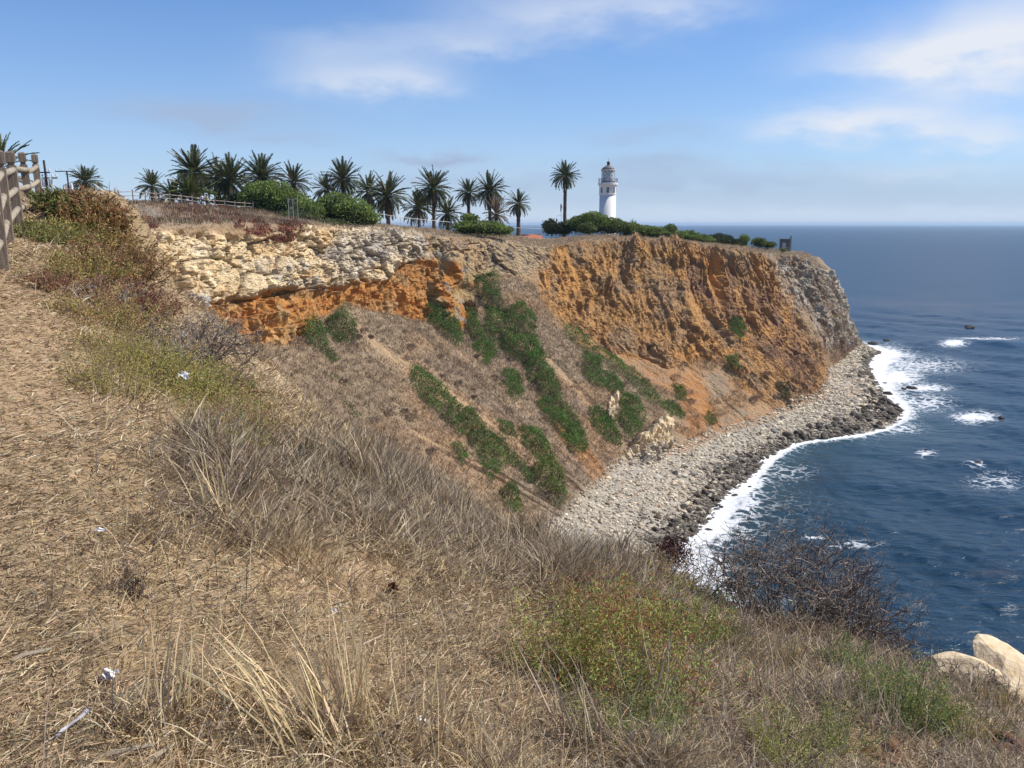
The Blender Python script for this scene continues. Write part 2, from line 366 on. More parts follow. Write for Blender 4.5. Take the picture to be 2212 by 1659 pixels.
def grid_normals(G):
    du = np.gradient(G, axis=1); dv = np.gradient(G, axis=0); n = np.cross(dv, du)
    n /= np.linalg.norm(n, axis=-1, keepdims=True) + 1e-9
    return n
nrm = grid_normals(G)
if nrm[5, NU // 2, 2] < 0: nrm = -nrm
vx, vy = project(G)
SG = np.repeat(seg[:, None], NU, 1); UU = np.repeat(uf[None], NV, 0)
wob = 9 * fbm(G * .35, 3, 3); wob2 = 9 * fbm(G * .35 + 40, 3, 9); fine = 5 * fbm(G * 1.3, 2, 14)
qx, qy = vx + wob + fine, vy + wob2 + fine + 7 * fbm(G * .11 + 60, 3, 227)
front = sstep(300, 275, G[..., 1]) * (SG > 0.9)
def zone(poly, soft=6): return sstep(-soft, soft, poly_sd(qx, qy, poly)) * front
w_plat = sstep(2.04, 1.96, SG); w_face = sstep(1.98, 2.06, SG) * sstep(3.06, 2.9, SG); w_tal = sstep(2.95, 3.05, SG) * sstep(4.03, 3.93, SG)
w_beach = sstep(3.93, 4.02, SG)
Z_cream = zone([(250, 500), (330, 492), (420, 505), (520, 515), (580, 505), (640, 497), (720, 487), (820, 500), (900, 508), (925, 530), (915, 562), (860, 572), (845, 600), (780, 607), (700, 620), (600, 627), (520, 637), (445, 645), (440, 672), (415, 676), (385, 660), (390, 700), (340, 670), (290, 580)], 8)
Z_grey = np.maximum(zone([(740, 500), (830, 497), (930, 510), (930, 560), (840, 560), (760, 600), (720, 590), (700, 550)], 14) * .75, zone([(392, 628), (440, 640), (440, 672), (412, 678), (385, 655)], 4))
Z_grey = np.maximum(Z_grey, .6 * zone([(1110, 525), (1170, 525), (1180, 560), (1130, 565)], 5))
Z_greyp = np.maximum(zone([(560, 575), (640, 560), (720, 590), (700, 622), (600, 628), (560, 610)], 14) * .6, zone([(920, 630), (990, 560), (1030, 600), (1010, 690), (960, 690)], 12) * .45)
Z_or = zone([(395, 705), (440, 660), (445, 648), (520, 640), (600, 630), (700, 622), (780, 610), (845, 602), (845, 575), (920, 560), (960, 580), (985, 640), (960, 690), (890, 700), (800, 668), (745, 655), (690, 690), (665, 735), (620, 745), (470, 748), (430, 730)], 5)
Z_mix = zone([(925, 520), (1010, 515), (1060, 540), (1040, 600), (1020, 690), (985, 720), (940, 690), (930, 600)], 8)
Z_tan = zone([(930, 512), (1100, 520), (1190, 530), (1180, 580), (1100, 600), (1040, 595), (1000, 560), (930, 540)], 8)
Z_right = zone([(1190, 530), (1270, 518), (1400, 520), (1530, 530), (1640, 548), (1690, 580), (1720, 660), (1750, 720), (1785, 800), (1778, 855), (1700, 880), (1600, 840), (1560, 770), (1500, 780), (1430, 800), (1400, 780), (1300, 750), (1210, 690), (1165, 640), (1170, 570)], 8)
Z_oslope = zone([(1190, 690), (1300, 700), (1400, 715), (1480, 740), (1510, 800), (1540, 880), (1520, 910), (1480, 860), (1400, 830), (1330, 790), (1260, 750)], 10)
Z_ostreak = np.maximum.reduce([zone([(1150, 850), (1175, 870), (1250, 970), (1320, 1040), (1290, 1050), (1200, 950)], 5) * .7, zone([(1480, 960), (1540, 930), (1640, 890), (1740, 868), (1700, 900), (1560, 945), (1490, 985)], 6) * .8,
                               zone([(1440, 800), (1500, 810), (1560, 910), (1500, 940)], 8) * .7, zone([(480, 760), (560, 770), (760, 910), (720, 900)], 6) * .35, zone([(1680, 800), (1770, 790), (1775, 850), (1720, 865)], 6)])
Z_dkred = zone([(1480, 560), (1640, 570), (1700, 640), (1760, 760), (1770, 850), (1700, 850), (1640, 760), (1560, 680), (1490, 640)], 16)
Z_tip = zone([(1670, 548), (1765, 565), (1790, 640), (1812, 680), (1836, 720), (1862, 770), (1790, 765), (1755, 690), (1712, 640), (1690, 590)], 26)
Z_tip = np.maximum(Z_tip, sstep(us[14] - 4, us[14] + 5, UU + .5 * wob) * sstep(2.0, 2.05, SG) * sstep(4.0, 3.9, SG))
Z_tiplow = zone([(1740, 690), (1830, 700), (1865, 775), (1780, 790), (1745, 740)], 10)
Z_outc = np.maximum(zone([(1340, 1000), (1360, 950), (1400, 925), (1452, 900), (1455, 960), (1430, 985), (1360, 1010)], 4), zone([(1318, 848), (1335, 850), (1328, 905), (1312, 895)], 3))
Z_red = np.maximum.reduce([zone([(350, 445), (470, 448), (540, 470), (570, 500), (520, 492), (430, 480), (360, 470)], 8), zone([(500, 478), (560, 480), (575, 508), (540, 515), (500, 495)], 5), zone([(580, 475), (650, 482), (655, 505), (600, 500)], 5), zone([(270, 465), (340, 480), (330, 505), (270, 500)], 8) * .8, zone([(570, 512), (630, 505), (640, 518), (570, 525)], 4)])
Z_rust = sstep(2.0, 1.9, SG) * sstep(700, 620, vx) * sstep(240, 280, vx) * front
Z_bed = sstep(.25, .75, vnoise(np.stack([UU * .03, G[..., 2] * .55, UU * 0], -1), 21) * .5 + .5)
# relief
big = fbm(G * .055, 3, 29)
ps = (G + 1.2 * np.stack([fbm(G * .3, 2, 201), fbm(G * .3, 2, 203), .6 * fbm(G * .2, 2, 205)], -1)) * np.array([1, 1, 1.15])
w1 = worley(ps * .19, 1); w2 = worley(ps * .55 + 9, 5); w3 = worley(ps * np.array([1.6, 1.6, 1.3]), 9)
rough = sstep(-.5, .5, fbm(G * .15 + 31, 2, 33))                     # some stretches are smooth, some broken
strat = G[..., 2] * .55 + .12 * G[..., 0] + 1.3 * fbm(G * .05, 2, 43); ledge = (strat - np.floor(strat)) - .5
blocky = (w1[2] - .5) * 1.5 + ((w2[2] - .5) * 1.1 + (w3[2] - .5) * .55 - .18 * sstep(.12, 0, w3[1] - w3[0])) * (.4 + .8 * rough) + .12 * ledge * (1 - .5 * rough) + .3 * fbm(G * np.array([1.8, 1.8, 1.3]), 2, 47) - .55 * sstep(.10, 0, w1[1] - w1[0]) - .3 * rough * sstep(.12, 0, w2[1] - w2[0]) + .35 * fbm(G * .7, 3, 45)
lean = UU + .18 * G[..., 2] + 4.0 * fbm(G * .11, 4, 207)
gp = np.stack([lean * .16, G[..., 2] * .045, UU * 0], -1)
gul = 1 - np.abs(fbm(gp, 3, 31)) * 2.4; gul2 = 1 - np.abs(fbm(np.stack([lean * .62, G[..., 2] * .16, UU * 0], -1) + 5, 3, 37)) * 2.4
gul4 = fbm(np.stack([lean * 2.2, G[..., 2] * .38, UU * 0], -1), 3, 39)
gul3 = fbm(G * np.array([1.1, 1.1, .7]), 3, 41)
scoop = np.maximum(0, fbm(G * np.array([.16, .16, .22]) + 3, 3, 51)) * 2
rock = np.clip(Z_cream + .45 * Z_tip + Z_outc + .4 * Z_mix * (1 - Z_cream) + .5 * Z_tan, 0, 1)
earth = np.clip(Z_right + .8 * Z_or + .4 * Z_mix, 0, 1) * (1 - rock)
disp = rock * blocky * (.5 + .5 * sstep(2.0, 2.12, SG)) + earth * ((gul - .4) * 1.5 + (gul2 - .4) * .7 * (.2 + 1.2 * rough) + gul4 * .5 + gul3 * .42 + (w2[2] - .5) * .5 * rough) * (.3 + .7 * Z_right) + Z_right * 3.0 * big * sstep(2.0, 2.3, SG)
disp += .5 * sstep(-14, 8, poly_sd(vx + wob + fine, vy + wob2 + fine, [(440, 480), (560, 480), (720, 480), (930, 500), (925, 560), (850, 572), (845, 600), (780, 606), (700, 619), (600, 626), (520, 636), (440, 645)])) * front
disp -= Z_or * (.5 + 1.3 * scoop) + Z_mix * 2.6 * scoop * (1 - Z_cream) - Z_mix * 1.4 * (gul - .5)
disp += Z_or * (.75 * ledge + .5 * gul3 + .45 * (w2[2] - .5) + .5 * (gul2 - .5))
rill = sstep(.11, .02, np.abs(fbm(np.stack([UU * .11 + .25 * fbm(G * .1, 2, 221), SG * .45, UU * 0], -1), 2, 223))) * w_tal * (1 - rock - earth).clip(0, 1)
disp -= .5 * rill
disp += w_tal * (1 - rock - earth).clip(0, 1) * (1.5 * fbm(np.stack([UU * .075, SG * .7, UU * 0], -1), 3, 59) + .8 * fbm(G * .1, 3, 61) + .35 * fbm(np.stack([UU * .4, SG * 2.2, UU * 0], -1), 3, 67) + .22 * gul3)
disp += (.35 * fbm(G * .12, 3, 71) + .12 * gul3) * w_plat * sstep(.6, 1.1, SG) + w_beach * .15 * gul3
disp += Z_tip * (.9 * (gul2 - .5) + .5 * gul3) + .8 * Z_outc + 1.8 * Z_tip * fbm(np.stack([UU * .2, G[..., 2] * .05, UU * 0], -1), 2, 77)
hn = nrm.copy(); flat = sstep(2.0, 2.08, SG) * sstep(3.3, 2.9, SG); hn[..., 2] *= (1 - .65 * flat); hn /= np.linalg.norm(hn, axis=-1, keepdims=True)
G0 = G
G = G + hn * disp[..., None]
# colour of the ground itself, with painted shade in the cream rock's cracks
def lerp(a, b, t): return a * (1 - t[..., None]) + np.array(b) * t[..., None]
n_a = fbm(G * .22, 4, 81); n_b = fbm(G * .9, 3, 85); n_c = fbm(G * .05, 3, 89)
C = np.zeros_like(G) + np.array([.28, .205, .13])
C = lerp(C, (.34, .25, .16), sstep(-.1, .5, n_a)); C = lerp(C, (.21, .145, .095), sstep(.15, .6, n_b + .4 * n_c) * .7)
C = lerp(C, (.40, .20, .075), sstep(.05, .45, fbm(G * .08 + 7, 3, 93)) * w_tal * .35)
C = lerp(C, (.25, .175, .12), w_tal * sstep(.1, .4, fbm(G * np.array([.12, .12, .12]) + 23, 4, 213)) * .8)
C = lerp(C, (.36, .20, .09), w_tal * sstep(1380, 1500, vx) * sstep(-.4, .2, n_a) * .75)
C = lerp(C, (.43, .29, .16), rill * sstep(-.5, .2, n_b) * .75)
C = lerp(C, (.36, .23, .12), w_face * .8)
C = lerp(C, (.30, .225, .14), w_plat * .6)
C = lerp(C, (.38, .19, .075), Z_oslope * .85 * (1 - rock) * (.45 + .55 * sstep(-.3, .3, n_b + n_a))); C = lerp(C, (.42, .18, .055), Z_ostreak * sstep(-.4, .1, n_b) * .9)
cr = lerp(np.zeros_like(G) + np.array([.40, .215, .083]), (.30, .19, .10), sstep(-.05, .4, n_a)); cr = lerp(cr, (.50, .25, .075), sstep(.0, .4, fbm(G * .13, 3, 97) + .3 * n_b) * .8)
C = C * (1 - Z_right[..., None]) + cr * Z_right[..., None]
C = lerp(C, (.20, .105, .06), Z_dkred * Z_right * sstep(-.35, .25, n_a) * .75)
co = lerp(np.zeros_like(G) + np.array([.45, .205, .06]), (.34, .19, .08), sstep(.05, .4, n_b) * .8); co = lerp(co, (.34, .25, .13), sstep(.0, .4, n_a) * .6); co = lerp(co, (.50, .27, .09), sstep(.1, .4, fbm(G * np.array([.2, .2, 1.2]), 3, 211)) * .6)
C = C * (1 - Z_or[..., None]) + co * Z_or[..., None]
cm = lerp(np.zeros_like(G) + np.array([.36, .25, .12]), (.43, .185, .05), sstep(-.3, .05, n_a)); cm = lerp(cm, (.26, .235, .2), sstep(.22, .42, fbm(G * .35 + 11, 3, 99)) * .9)
C = C * (1 - Z_mix[..., None]) + cm * Z_mix[..., None]
ct = lerp(np.zeros_like(G) + np.array([.42, .31, .18]), (.25, .2, .15), sstep(0, .4, n_b)); C = C * (1 - .8 * Z_tan[..., None]) + ct * .8 * Z_tan[..., None]
cc = lerp(np.zeros_like(G) + np.array([.66, .51, .30]), (.55, .38, .19), sstep(-.05, .4, n_a) * .9); cc = lerp(cc, (.74, .62, .43), sstep(.1, .45, n_b) * .7)
cc = cc * (.80 + .35 * w2[2] + .12 * w3[2])[..., None]; cc = lerp(cc, (.40, .36, .30), np.clip(Z_greyp * 1.1, 0, 1) * sstep(-.3, .3, n_b)); cc = lerp(cc, (.40, .365, .32), Z_grey * (.55 + .45 * sstep(-.2, .3, n_a)))
cc = lerp(cc, (.2, .15, .1), .5 * (sstep(.07, .0, w1[1] - w1[0]) + .6 * sstep(.06, 0, w2[1] - w2[0])).clip(0, 1))  # groove shade painted into the rock colour along the cracks
kc = np.maximum(Z_cream, Z_outc)[..., None]; C = C * (1 - kc) + cc * kc
tp = lerp(np.zeros_like(G) + np.array([.34, .275, .195]), (.22, .14, .085), sstep(-.2, .25, n_b + .5 * n_a)); tp = lerp(tp, (.50, .46, .38), sstep(.08, .35, fbm(G * np.array([.8, .8, .3]) + 5, 3, 103)) * .75)
tp = lerp(tp, (.22, .12, .08), Z_tiplow * sstep(-.2, .3, n_a) * .8); C = C * (1 - Z_tip[..., None]) + tp * Z_tip[..., None]
redm = Z_red * sstep(-.35, .05, n_b + .5 * n_a); C = lerp(C, (.17, .062, .04), redm * .9)
C = lerp(C, (.26, .15, .085), Z_rust * (1 - Z_red) * sstep(-.2, .2, n_a) * .7)
C = lerp(C, (.36, .31, .27), zone([(300, 440), (345, 442), (350, 470), (300, 470), (280, 455)], 10) * .7)
wet = sstep(.9, .2, G[..., 2]) * w_beach
bc = lerp(np.zeros_like(G) + np.array([.42, .37, .29]), (.30, .26, .2), sstep(-.1, .4, n_b)); bc = lerp(bc, (.07, .06, .05), wet * .9)
bc = lerp(bc, (.36, .2, .1), sstep(4.16, 4.0, SG) * sstep(1380, 1480, vx) * .8)
C = C * (1 - w_beach[..., None]) + bc * w_beach[..., None]
C = lerp(C, (.07, .055, .045), sstep(2.2, .8, G[..., 2]) * sstep(1740, 1790, vx) * .8)
idx = np.arange(NV * NU).reshape(NV, NU)
quads = np.stack([idx[:-1, :-1], idx[:-1, 1:], idx[1:, 1:], idx[1:, :-1]], -1).reshape(-1, 4)
if nrm[5, NU // 2] @ np.cross(G0[5, NU // 2 + 1] - G0[5, NU // 2], G0[6, NU // 2] - G0[5, NU // 2]) < 0: quads = quads[:, ::-1]
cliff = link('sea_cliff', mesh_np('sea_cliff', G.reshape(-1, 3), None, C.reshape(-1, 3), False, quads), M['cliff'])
tag(cliff, 'cream and orange sea cliff curving round the cove to the headland', 'cliff', kind='structure')
bvh = BVHTree.FromPolygons([tuple(p) for p in G[::2, ::2].reshape(-1, 3)], [tuple(q) for q in (lambda i: np.stack([i[:-1, :-1], i[:-1, 1:], i[1:, 1:], i[1:, :-1]], -1).reshape(-1, 4))(np.arange(len(G[::2]) * len(G[0, ::2])).reshape(len(G[::2]), -1)).tolist()])
def ground_far(x, y, default=36.0):
    h = bvh.ray_cast(Vector((x, y, 200)), Vector((0, 0, -1)))
    return h[0].z if h[0] is not None else default
# ------------------------------------------------------------------ the near bluff the camera stands on
CREST = [(-400, 520, 20), (20, 470, 22), (110, 462, 23), (190, 468, 26), (240, 560, 28), (290, 664, 27.5), (335, 748, 26), (380, 815, 24), (430, 874, 22), (485, 922, 20.5), (555, 982, 18.5), (650, 1026, 17), (760, 1052, 15.5),
         (860, 1086, 14), (950, 1124, 12.6), (1050, 1190, 11), (1130, 1244, 10), (1200, 1262, 9.4), (1300, 1270, 9), (1420, 1272, 8.6), (1500, 1300, 8.1), (1600, 1338, 7.7), (1750, 1376, 7.4), (1900, 1415, 7.1), (2010, 1462, 6.9), (2110, 1492, 6.7), (2250, 1500, 6.5), (2500, 1540, 6.3)]
cp = np.array([at_depth(*c) for c in CREST])
fence_pts = np.array([(-4.3, 6.4, 39.0), (-5.5, 8.7, 39.22)] + [tuple(at_depth(*q)) for q in ((5, 576, 10.9), (19, 528, 13.0), (43, 495, 15.8), (70, 470, 19.3), (89, 452, 22.2))])
extra = np.array([(0, 0, 38.45), (-3, 0, 38.6), (3, 0, 38.05), (0, -4, 38.7), (-6, -4, 39.0), (6, -4, 37.6), (-2.6, 4.6, 38.72), (-4.5, 8.5, 39.0), (-5.5, 13, 39.1), (-8.5, 20, 39.7), (0, 4.2, 37.75), (2.4, 3.6, 37.3), (-10, 8, 39.7), (-14, 14, 40.2), (-18, 24, 40.5), (8, 3, 36.9), (9, 0, 37.0)])
ctrl = np.concatenate([cp, fence_pts, extra])
def tps_fit(P, lam=.02):
    n = len(P); d = np.linalg.norm(P[:, None, :2] - P[None, :, :2], axis=-1)
    K = np.where(d > 0, d ** 2 * np.log(d + 1e-9), 0) + lam * np.eye(n)
    A = np.zeros((n + 3, n + 3)); A[:n, :n] = K; A[:n, n] = 1; A[:n, n + 1:] = P[:, :2]; A[n, :n] = 1; A[n + 1:, :n] = P[:, :2].T
    return np.linalg.solve(A, np.concatenate([P[:, 2], np.zeros(3)]))
TW = tps_fit(ctrl)
def tps(x, y):
    d2 = (x[..., None] - ctrl[:, 0]) ** 2 + (y[..., None] - ctrl[:, 1]) ** 2
    return (np.where(d2 > 0, .5 * d2 * np.log(d2 + 1e-12), 0) @ TW[:len(ctrl)]) + TW[-3] + TW[-2] * x + TW[-1] * y
ca = np.arctan2(cp[:, 0], cp[:, 1]); cr_ = np.hypot(cp[:, 0], cp[:, 1]); od = np.argsort(ca); ca, cr_ = ca[od], cr_[od]
def crest_r(a):
    r = np.interp(a, ca, cr_); a0 = math.radians(-27.0); r0 = float(np.interp(a0, ca, cr_))
    r = np.where(a < a0, r0 + (70 - r0) * sstep(a0, math.radians(-38), a), r); return np.where(a > ca[-1], cr_[-1], r)
def near_z(x, y, bumps=True):
    x = np.asarray(x, float); y = np.asarray(y, float); a = np.arctan2(x, y); r = np.hypot(x, y); rc = crest_r(a)
    re = np.minimum(np.minimum(r, rc), 27.5); k = re / np.maximum(r, 1e-6)
    z = tps(x * k, y * k); d = np.maximum(0, r - rc)
    z = z + np.where(r > 27.5, np.clip((40.5 - z), -3, 3) * sstep(27.5, 40, r) * (a < math.radians(-27.0)), 0)
    z = z - (np.sqrt(d * d + .5 ** 2) - .5) * 1.35
    if bumps:
        p = np.stack([x, y, 0 * x], -1); z = z + (.10 * fbm(p * .7, 3, 111) + .035 * fbm(p * 3.1, 3, 115)) * np.minimum(1, r / 3) + .25 * d.clip(0, 6) / 6 * fbm(p * .4, 3, 117)
    return z
NA, NR = 400, 190
aa = np.radians(np.linspace(-115, 115, NA)); tt = np.linspace(0, 1, NR)
rr0 = .35 * (np.maximum(crest_r(aa), 2)[None, :] / .35) ** tt[:, None]
rd = crest_r(aa)[None, :] + (np.linspace(0, 1, 46)[1:, None] ** 1.6) * 34
RR = np.concatenate([rr0, rd]); AA = np.repeat(aa[None], len(RR), 0)
X, Y = RR * np.sin(AA), RR * np.cos(AA); Zg = near_z(X, Y)
FG = np.stack([X, Y, Zg], -1); fvx, fvy = project(FG)
PATH = [(-500, 540), (40, 560), (100, 640), (135, 720), (165, 840), (165, 930), (130, 1010), (180, 1130), (130, 1300), (190, 1480), (260, 1700), (-500, 1800)]
def path_w(x, y): return sstep(-60, 50, poly_sd(x, y, PATH))
pw = path_w(fvx, fvy); nn = fbm(FG * .9, 4, 121); nf = fbm(FG * 5, 3, 125)
BARE = [[(0, 760), (110, 780), (190, 850), (170, 890), (60, 960), (0, 940)], [(560, 1215), (800, 1205), (880, 1250), (760, 1290), (600, 1270)], [(0, 600), (120, 690), (150, 740), (40, 760), (0, 740)], [(1820, 1575), (1960, 1590), (1990, 1659), (1830, 1659)], [(2130, 1590), (2212, 1560), (2230, 1680), (2120, 1659)]]
def bare_w(x, y): return np.maximum.reduce([sstep(-35, 20, poly_sd(x, y, b)) for b in BARE])
bw = bare_w(fvx, fvy)
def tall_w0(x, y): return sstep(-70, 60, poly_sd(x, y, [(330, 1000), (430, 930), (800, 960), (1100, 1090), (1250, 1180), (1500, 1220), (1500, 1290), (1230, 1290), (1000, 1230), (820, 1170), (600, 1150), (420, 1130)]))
FC = np.zeros_like(FG) + np.array([.29, .20, .108])
FC = lerp(FC, (.38, .275, .155), sstep(-.1, .4, nn) * .8); FC = lerp(FC, (.20, .135, .075), sstep(.1, .5, nf) * .6)
FC = lerp(FC, (.33, .235, .14), pw * .75); FC = lerp(FC, (.15, .105, .062), tall_w0(fvx, fvy) * .75); FC = lerp(FC, (.37, .25, .14), bw * .8); FC = lerp(FC, (.20, .14, .085), sstep(700, 1000, fvx) * .6 * (1 - bw))  # ground darker under tall grass: dead-thatch tone plus painted shade between the blades
FC = lerp(FC, (.42, .25, .11), sstep(.3, 2, RR - crest_r(AA)) * .7)
ni = np.arange(FG.shape[0] * NA).reshape(FG.shape[0], NA)
fq = np.stack([ni[:-1, :-1], ni[1:, :-1], ni[1:, 1:], ni[:-1, 1:]], -1).reshape(-1, 4)
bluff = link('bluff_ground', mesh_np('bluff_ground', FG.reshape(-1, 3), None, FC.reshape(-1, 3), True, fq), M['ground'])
tag(bluff, 'dry sloping bluff ground in the foreground with a worn dirt path', 'ground', kind='structure')

# ------------------------------------------------------------------ the sea
shore = np.array([catmull(rows[5], us, np.linspace(0, us[-1], 500))])[0]
def sea_mesh():
    az = np.radians(np.concatenate([np.linspace(-180, -4, 30, endpoint=False), np.linspace(-4, 36, 250, endpoint=False), np.linspace(36, 180, 24)]))
    r = np.concatenate([np.geomspace(12, 70, 12, endpoint=False), np.geomspace(70, 420, 270, endpoint=False), np.geomspace(420, 30000, 110)])
    A, Rr = np.meshgrid(az, r); x, y = Rr * np.sin(A), Rr * np.cos(A)
    p = np.stack([x, y, 0 * x], -1)
    d = np.full(x.shape, 1e6)
    near = Rr < 700
    xs, ys = x[near], y[near]; dn = np.full(xs.shape, 1e6)
    for q in range(0, len(shore), 1): dn = np.minimum(dn, np.hypot(xs - shore[q, 0], ys - shore[q, 1]))
    d[near] = dn
    sw = np.array([-.75, -.66]); ph = (x * sw[0] + y * sw[1])
    z = (.20 * np.sin(ph / 4.2 + 2 * vnoise(p * .02, 3)) + .16 * fbm(p * .16, 3, 131) * 2 + .08 * fbm(p * .6, 2, 135) * 2) * sstep(900, 300, Rr) * (.35 + .65 * sstep(0, 25, d))
    px, py = project(p)
    foam = np.zeros_like(x)
    def splash(vx, vy, w, h, s):
        nonlocal foam
        foam = np.maximum(foam, s * np.exp(-((px - vx) / w) ** 2 - ((py - vy) / h) ** 2) * near)
    for b in [(1900, 770, 60, 22, 1.1), (1930, 815, 60, 22, 1.0), (1990, 838, 60, 10, .85), (2105, 901, 45, 13, 1.0), (2060, 746, 28, 6, 1.05), (2130, 732, 75, 4, .75), (2000, 980, 20, 8, .8), (2110, 1003, 25, 6, .55), (2150, 1040, 60, 22, .42), (1760, 1160, 25, 5, .55), (1840, 1175, 60, 8, .5),
              (1700, 1020, 60, 20, .35), (1990, 870, 70, 20, .6), (1930, 925, 60, 12, .6), (1960, 790, 120, 20, .6)]: splash(*b)
    width = np.interp(y, [60, 95, 112, 130, 150, 165, 180, 215, 250, 300], [3, 4.8, 3.8, 1.9, 1.4, 1.6, 3.2, 6, 8, 3.5]) * (1 + .35 * fbm(p * .07, 2, 133))
    foam = np.maximum(foam, 1.15 * np.exp(-(d / width) ** 2) + .42 * np.exp(-d / (1.8 * width)))
    z = z + .35 * np.exp(-((d - 1.1 * width) / 1.3) ** 2) * (.5 + .8 * fbm(p * .12, 2, 149)).clip(0, 1.2) * near
    crestw = np.exp(-((py - 742 - .02 * (px - 2000)) / 9) ** 2) * sstep(1900, 2000, px) * near
    z = z + 1.1 * crestw * sstep(2300, 2150, px)
    kelp = np.exp(-((py - 672) / 28) ** 2) * sstep(1780, 1850, px) * sstep(-.25, .25, fbm(np.stack([x * .02, y * .05, 0 * x], -1), 4, 139))
    kelp = np.maximum(kelp, .9 * np.exp(-((px - 2150) / 38) ** 2 - ((py - 1237) / 7) ** 2))
    shallow = np.exp(-d / 9.0)
    q = np.arange(x.size).reshape(x.shape)
    quads = np.stack([q[:-1, :-1], q[1:, :-1], q[1:, 1:], q[:-1, 1:]], -1).reshape(-1, 4)[:, ::-1]
    return mesh_np('sea', np.stack([x, y, z], -1).reshape(-1, 3), None, None, True, quads[:, ::-1], {'foam': foam.ravel(), 'shallow': shallow.ravel(), 'kelp': kelp.ravel(), 'chop': (1 / (1 + (Rr / 260) ** 1.6)).ravel()})
def sea_mat():
    m, t, b = mat_new('sea_water'); L = t.links
    tc = N(t, 'ShaderNodeTexCoord')
    def noise(scale, detail, stretch=(1, 1, 1), rot=0, rough=.55, dist=0):
        mp = N(t, 'ShaderNodeMapping'); mp.inputs['Scale'].default_value = stretch; mp.inputs['Rotation'].default_value = (0, 0, rot)
        L.new(tc.outputs['Object'], mp.inputs[0]); n = N(t, 'ShaderNodeTexNoise'); n.inputs['Scale'].default_value = scale; n.inputs['Detail'].default_value = detail
        n.inputs['Roughness'].default_value = rough; n.inputs['Distortion'].default_value = dist; L.new(mp.outputs[0], n.inputs['Vector']); return n.outputs['Fac']
    def attr(n): a = N(t, 'ShaderNodeAttribute', attribute_name=n); return a.outputs['Fac']
    def mixc(f, a, bcol):
        x = N(t, 'ShaderNodeMix', data_type='RGBA'); L.new(f, x.inputs['Factor'])
        for s, v in (('A', a), ('B', bcol)):
            if isinstance(v, tuple): x.inputs[s].default_value = (*v, 1)
            else: L.new(v, x.inputs[s])
        return x.outputs['Result']
    c = mixc(noise(.02, 4, (1, 2, 1)), (.004, .022, .042), (.008, .034, .060))
    c = mixc(mathn(t, 'MULTIPLY', attr('shallow'), .8), c, (.05, .095, .10))
    c = mixc(mathn(t, 'MULTIPLY', attr('kelp'), .4), c, (.10, .085, .085))
    f1 = noise(.9, 7, (1, 1, 1), 0, .68, 1.2); f2 = noise(.22, 5, (1, 1, 1), 0, .6, .8)
    fl = mathn(t, 'MULTIPLY_ADD', mathn(t, 'SUBTRACT', mathn(t, 'MULTIPLY_ADD', f1, .55, mathn(t, 'MULTIPLY', f2, .45)), .5), 2.6, .45)
    th = mathn(t, 'SUBTRACT', mathn(t, 'ADD', attr('foam'), fl), 1.0)
    ff = mathn(t, 'MULTIPLY', th, 3.2, clamp=True)
    vo = N(t, 'ShaderNodeTexVoronoi', feature='DISTANCE_TO_EDGE'); vo.inputs['Scale'].default_value = .42
    mpv = N(t, 'ShaderNodeVectorMath', operation='ADD'); nv = N(t, 'ShaderNodeTexNoise'); nv.inputs['Scale'].default_value = .5; nv.inputs['Detail'].default_value = 4; L.new(tc.outputs['Object'], nv.inputs['Vector'])
    sv_ = N(t, 'ShaderNodeVectorMath', operation='SCALE'); L.new(nv.outputs['Color'], sv_.inputs[0]); sv_.inputs['Scale'].default_value = 4.0
    L.new(tc.outputs['Object'], mpv.inputs[0]); L.new(sv_.outputs[0], mpv.inputs[1]); L.new(mpv.outputs[0], vo.inputs['Vector'])
    lace = mathn(t, 'MULTIPLY', mathn(t, 'SUBTRACT', mathn(t, 'MULTIPLY', attr('foam'), mathn(t, 'MULTIPLY', f1, .75)), vo.outputs['Distance']), 7.0, clamp=True)
    ff = mathn(t, 'MAXIMUM', ff, mathn(t, 'MULTIPLY', lace, .8))
    caps = mathn(t, 'MULTIPLY', mathn(t, 'SUBTRACT', noise(.35, 6, (.35, 1, 1), .5, .6), .735), 14.0, clamp=True)
    ff = mathn(t, 'MAXIMUM', ff, mathn(t, 'MULTIPLY', caps, .35))
    c = mixc(ff, c, (.82, .84, .84))
    L.new(c, b.inputs['Base Color'])
    L.new(mathn(t, 'MAXIMUM', mathn(t, 'MULTIPLY', ff, .8), mathn(t, 'MULTIPLY_ADD', attr('chop'), -.16, .38)), b.inputs['Roughness']); b.inputs['IOR'].default_value = 1.33
    L.new(mathn(t, 'MULTIPLY_ADD', ff, -.45, .5), b.inputs['Specular IOR Level'])
    hs = mathn(t, 'MULTIPLY_ADD', noise(.55, 6, (.45, 1, 1), .55, .6, .5), 1.0, mathn(t, 'MULTIPLY', noise(.09, 3, (.5, 1, 1), .7), 2.0))
    bp = N(t, 'ShaderNodeBump'); L.new(mathn(t, 'MULTIPLY', attr('chop'), .8), bp.inputs['Strength']); bp.inputs['Distance'].default_value = .8; L.new(hs, bp.inputs['Height']); L.new(bp.outputs[0], b.inputs['Normal'])
    return m
M['sea'] = sea_mat()
sea = link('sea', sea_mesh(), M['sea']); tag(sea, 'deep blue sea with white surf breaking along the cove', 'sea', kind='structure')
